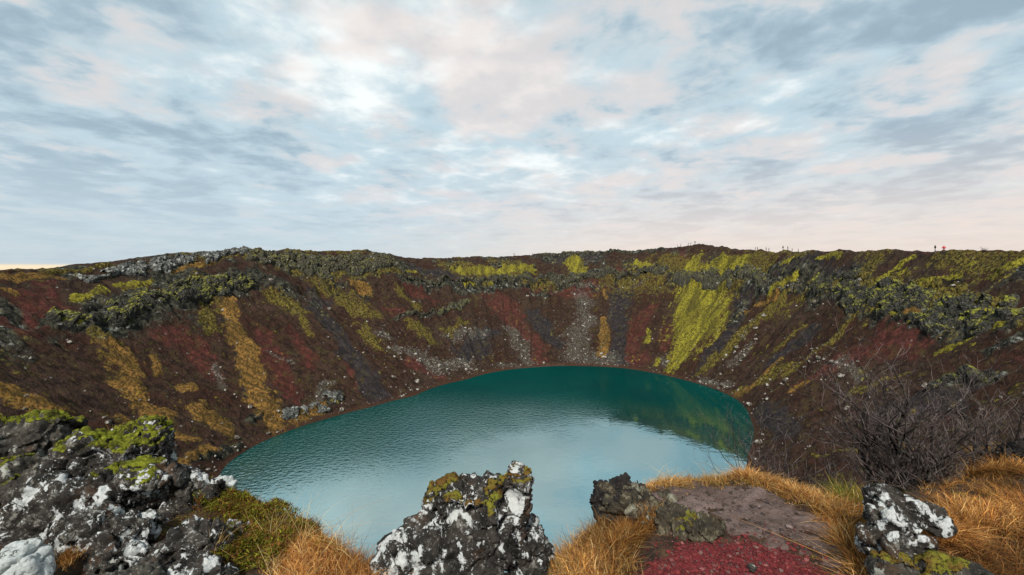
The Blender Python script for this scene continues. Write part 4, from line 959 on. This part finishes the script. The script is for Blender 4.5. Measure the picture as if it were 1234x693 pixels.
# a low bare bush on the right rim skyline
def small_bush(label, p, H, seed):
    r = random.Random(seed); segs = []
    for k in range(26):
        d = Vector((r.gauss(0, .6), r.gauss(0, .6), 1)).normalized(); q = Vector(p)
        for i in range(5):
            n_ = q+d*H/5; segs.append((tuple(q), tuple(n_), .03*(1-i*.17), .03*(1-(i+1)*.17))); q = n_; d = (d+Vector((r.gauss(0, .25), r.gauss(0, .25), 0))).normalized()
    V, F = tubes(segs, 3); tag(mesh_obj('bare_bush', V, F, m_twig, loc=p), label, 'bush')
def rim_point(px, dmin=60):
    """the crater's skyline in a photograph column: farthest visible ground"""
    d = np.linspace(dmin, 420, 3000); x = (px-617)/FPX*d; th, s = polar(x, d); z = base_z(th, s); e = np.where((s > .8) & (s < 1.2), (z-CAMZ)/d, -9); i = int(np.argmax(e))
    w = wall(th[i:i+1], s[i:i+1]); return (float(x[i]), float(d[i]), float(w[2][0]))
p = rim_point(1186); small_bush('tiny bare bush on the right rim skyline', (p[0], p[1], p[2]-.2), 1.4, 5)

# ------------------------------------------------------------------ walkers on the rim
def cloth(name, col):
    m, nt = new_mat(name); pos = nd(nt, 'NewGeometry').outputs['Position']
    finish(nt, mx(nt, noise(nt, pos, 9, 3), tuple(v*.7 for v in col), col), .85); return m
M_TRO, M_SKIN, M_HAIR = cloth('dark_trousers', (.02, .02, .025)), cloth('skin', (.42, .26, .19)), cloth('hair', (.03, .02, .015))
M_JK = {'black': cloth('black_jacket', (.015, .015, .018)), 'red': cloth('red_jacket', (.55, .03, .05)), 'blue': cloth('blue_jacket', (.03, .04, .07)), 'grey': cloth('grey_jacket', (.07, .065, .065))}
def skin_body(stride, arms, bulk):
    """one continuous figure: skin modifier over a posed skeleton"""
    J = {'pel': (0,0,.95,.14,.11), 'wai': (0,0,1.10,.13*bulk,.10*bulk), 'che': (0,.01,1.34,.17*bulk,.12*bulk), 'nck': (0,.0,1.50,.06,.06), 'hd0': (0,.02,1.58,.085,.09), 'hd1': (0,.02,1.69,.085,.095), 'hd2': (0,.01,1.76,.05,.055)}
    E = [('pel','wai'),('wai','che'),('che','nck'),('nck','hd0'),('hd0','hd1'),('hd1','hd2')]
    for s, n_ in ((-1,'l'), (1,'r')):
        k = stride*s
        J.update({n_+'hip': (.09*s,0,.88,.09,.09), n_+'kne': (.10*s,.16*k+.03,.50,.062,.062), n_+'ank': (.10*s,.26*k-.03,.09,.042,.045), n_+'toe': (.11*s,.26*k+.14,.04,.04,.03),
                  n_+'sho': (.19*s*bulk**.5,0,1.42,.065*bulk,.065*bulk), n_+'elb': ((.20+.14*arms)*s*bulk**.5,-.10*k-.02,1.14,.05*bulk,.05*bulk), n_+'wri': ((.20+.02*arms)*s,-.16*k+.08,.93+.06*arms,.035,.035), n_+'han': ((.20-.01*arms)*s,-.16*k+.13,.86+.06*arms,.042,.025)})
        E += [('pel',n_+'hip'),(n_+'hip',n_+'kne'),(n_+'kne',n_+'ank'),(n_+'ank',n_+'toe'),('che',n_+'sho'),(n_+'sho',n_+'elb'),(n_+'elb',n_+'wri'),(n_+'wri',n_+'han')]
    ks = list(J); me = bpy.data.meshes.new('tmp'); me.from_pydata([J[k][:3] for k in ks], [(ks.index(a), ks.index(b)) for a, b in E], []); o = bpy.data.objects.new('tmp', me); COL.objects.link(o)
    o.modifiers.new('s', 'SKIN'); o.modifiers.new('u', 'SUBSURF').levels = 1
    sv = me.skin_vertices[0].data
    for i, k in enumerate(ks): sv[i].radius = J[k][3:5]; sv[i].use_root = (k == 'pel')
    bpy.context.view_layer.update(); ev = o.evaluated_get(bpy.context.evaluated_depsgraph_get()).to_mesh()
    V = np.array([v.co[:] for v in ev.vertices]); Q = np.array([p.vertices[:] for p in ev.polygons if len(p.vertices) == 4]); bpy.data.objects.remove(o); bpy.data.meshes.remove(me)
    return V, Q
BODY = {}
def person(label, px, jk, h, rz, stride=.6, arms=.2, bulk=1.0, group='walkers on the far rim', dp=0.0):
    key = (jk, stride, arms, bulk)
    if key not in BODY:
        V, Q = skin_body(stride, arms, bulk); cz = V[Q].mean(1)[:, 2]; cxx = np.abs(V[Q].mean(1)[:, 0])
        mi = np.where(cz < .90, 0, 1); mi = np.where((cz < .96) & (cxx > .17), 2, mi); mi = np.where(cz > 1.50, 2, mi); mi = np.where((cz > 1.66), 3, mi)
        mi = np.where((cz > 1.5) & (V[Q].mean(1)[:, 1] < 0), 3, mi)
        o = mesh_obj('person', V, Q, mats=[M_TRO, M_JK[jk], M_SKIN, M_HAIR], midx=mi); BODY[key] = o.data
    else:
        o = bpy.data.objects.new('person', BODY[key]); COL.objects.link(o)
    p = rim_point(px); o.location = (p[0], p[1]-dp, p[2]-.03); o.rotation_euler = (0, 0, rz); o.scale = (h/1.8,)*3
    return tag(o, label, 'person', group)
person('person in a dark jacket standing left of the red-coated one on the right rim', 1127, 'black', 1.85, .4, .5, .7, 1.25, 'pair on the right rim')
person('person in a bulky red coat on the right rim skyline', 1137.5, 'red', 1.80, -.5, .35, 1.0, 1.55, 'pair on the right rim')
for px, jk, h, rz, lb in [(816.5,'grey',1.7,1.2,'leftmost small walker climbing to the summit of the far rim'),(820.5,'black',1.8,1.4,'second small walker climbing to the summit of the far rim'),
    (829.5,'black',1.7,1.0,'dark figure just left of the summit of the far rim'),(832.5,'grey',1.6,-1,'slight figure close to the summit of the far rim'),(837.5,'black',1.95,.2,'tallest dark figure on the very summit of the far rim'),
    (910.3,'grey',1.6,1.4,'leftmost of the row of walkers right of the summit'),(912.8,'black',1.75,1.5,'second of the row of walkers right of the summit'),(923.3,'black',1.8,1.5,'left one of the close pair in the middle of the row'),
    (926.6,'blue',1.8,1.5,'right one of the close pair in the middle of the row'),(943.6,'black',1.95,.3,'tall dark figure at the head of the last four walkers'),(949.4,'black',1.75,-1.5,'dark walker second of the last four'),
    (954.6,'grey',1.5,1.5,'short grey walker third of the last four'),(962,'grey',1.75,1.2,'grey-clad walker at the right end of the row'),(619.5,'black',1.9,0,'lone figure on the green knoll of the far rim, left of the saddle'),
    (641.5,'grey',1.7,1,'lone grey figure in the dip of the far rim')]:
    person(lb, px, jk, h, rz, *((.6, .2, 1.1) if jk != 'grey' else (.4, .1, 1.0)))
print('done', len(bpy.data.objects))
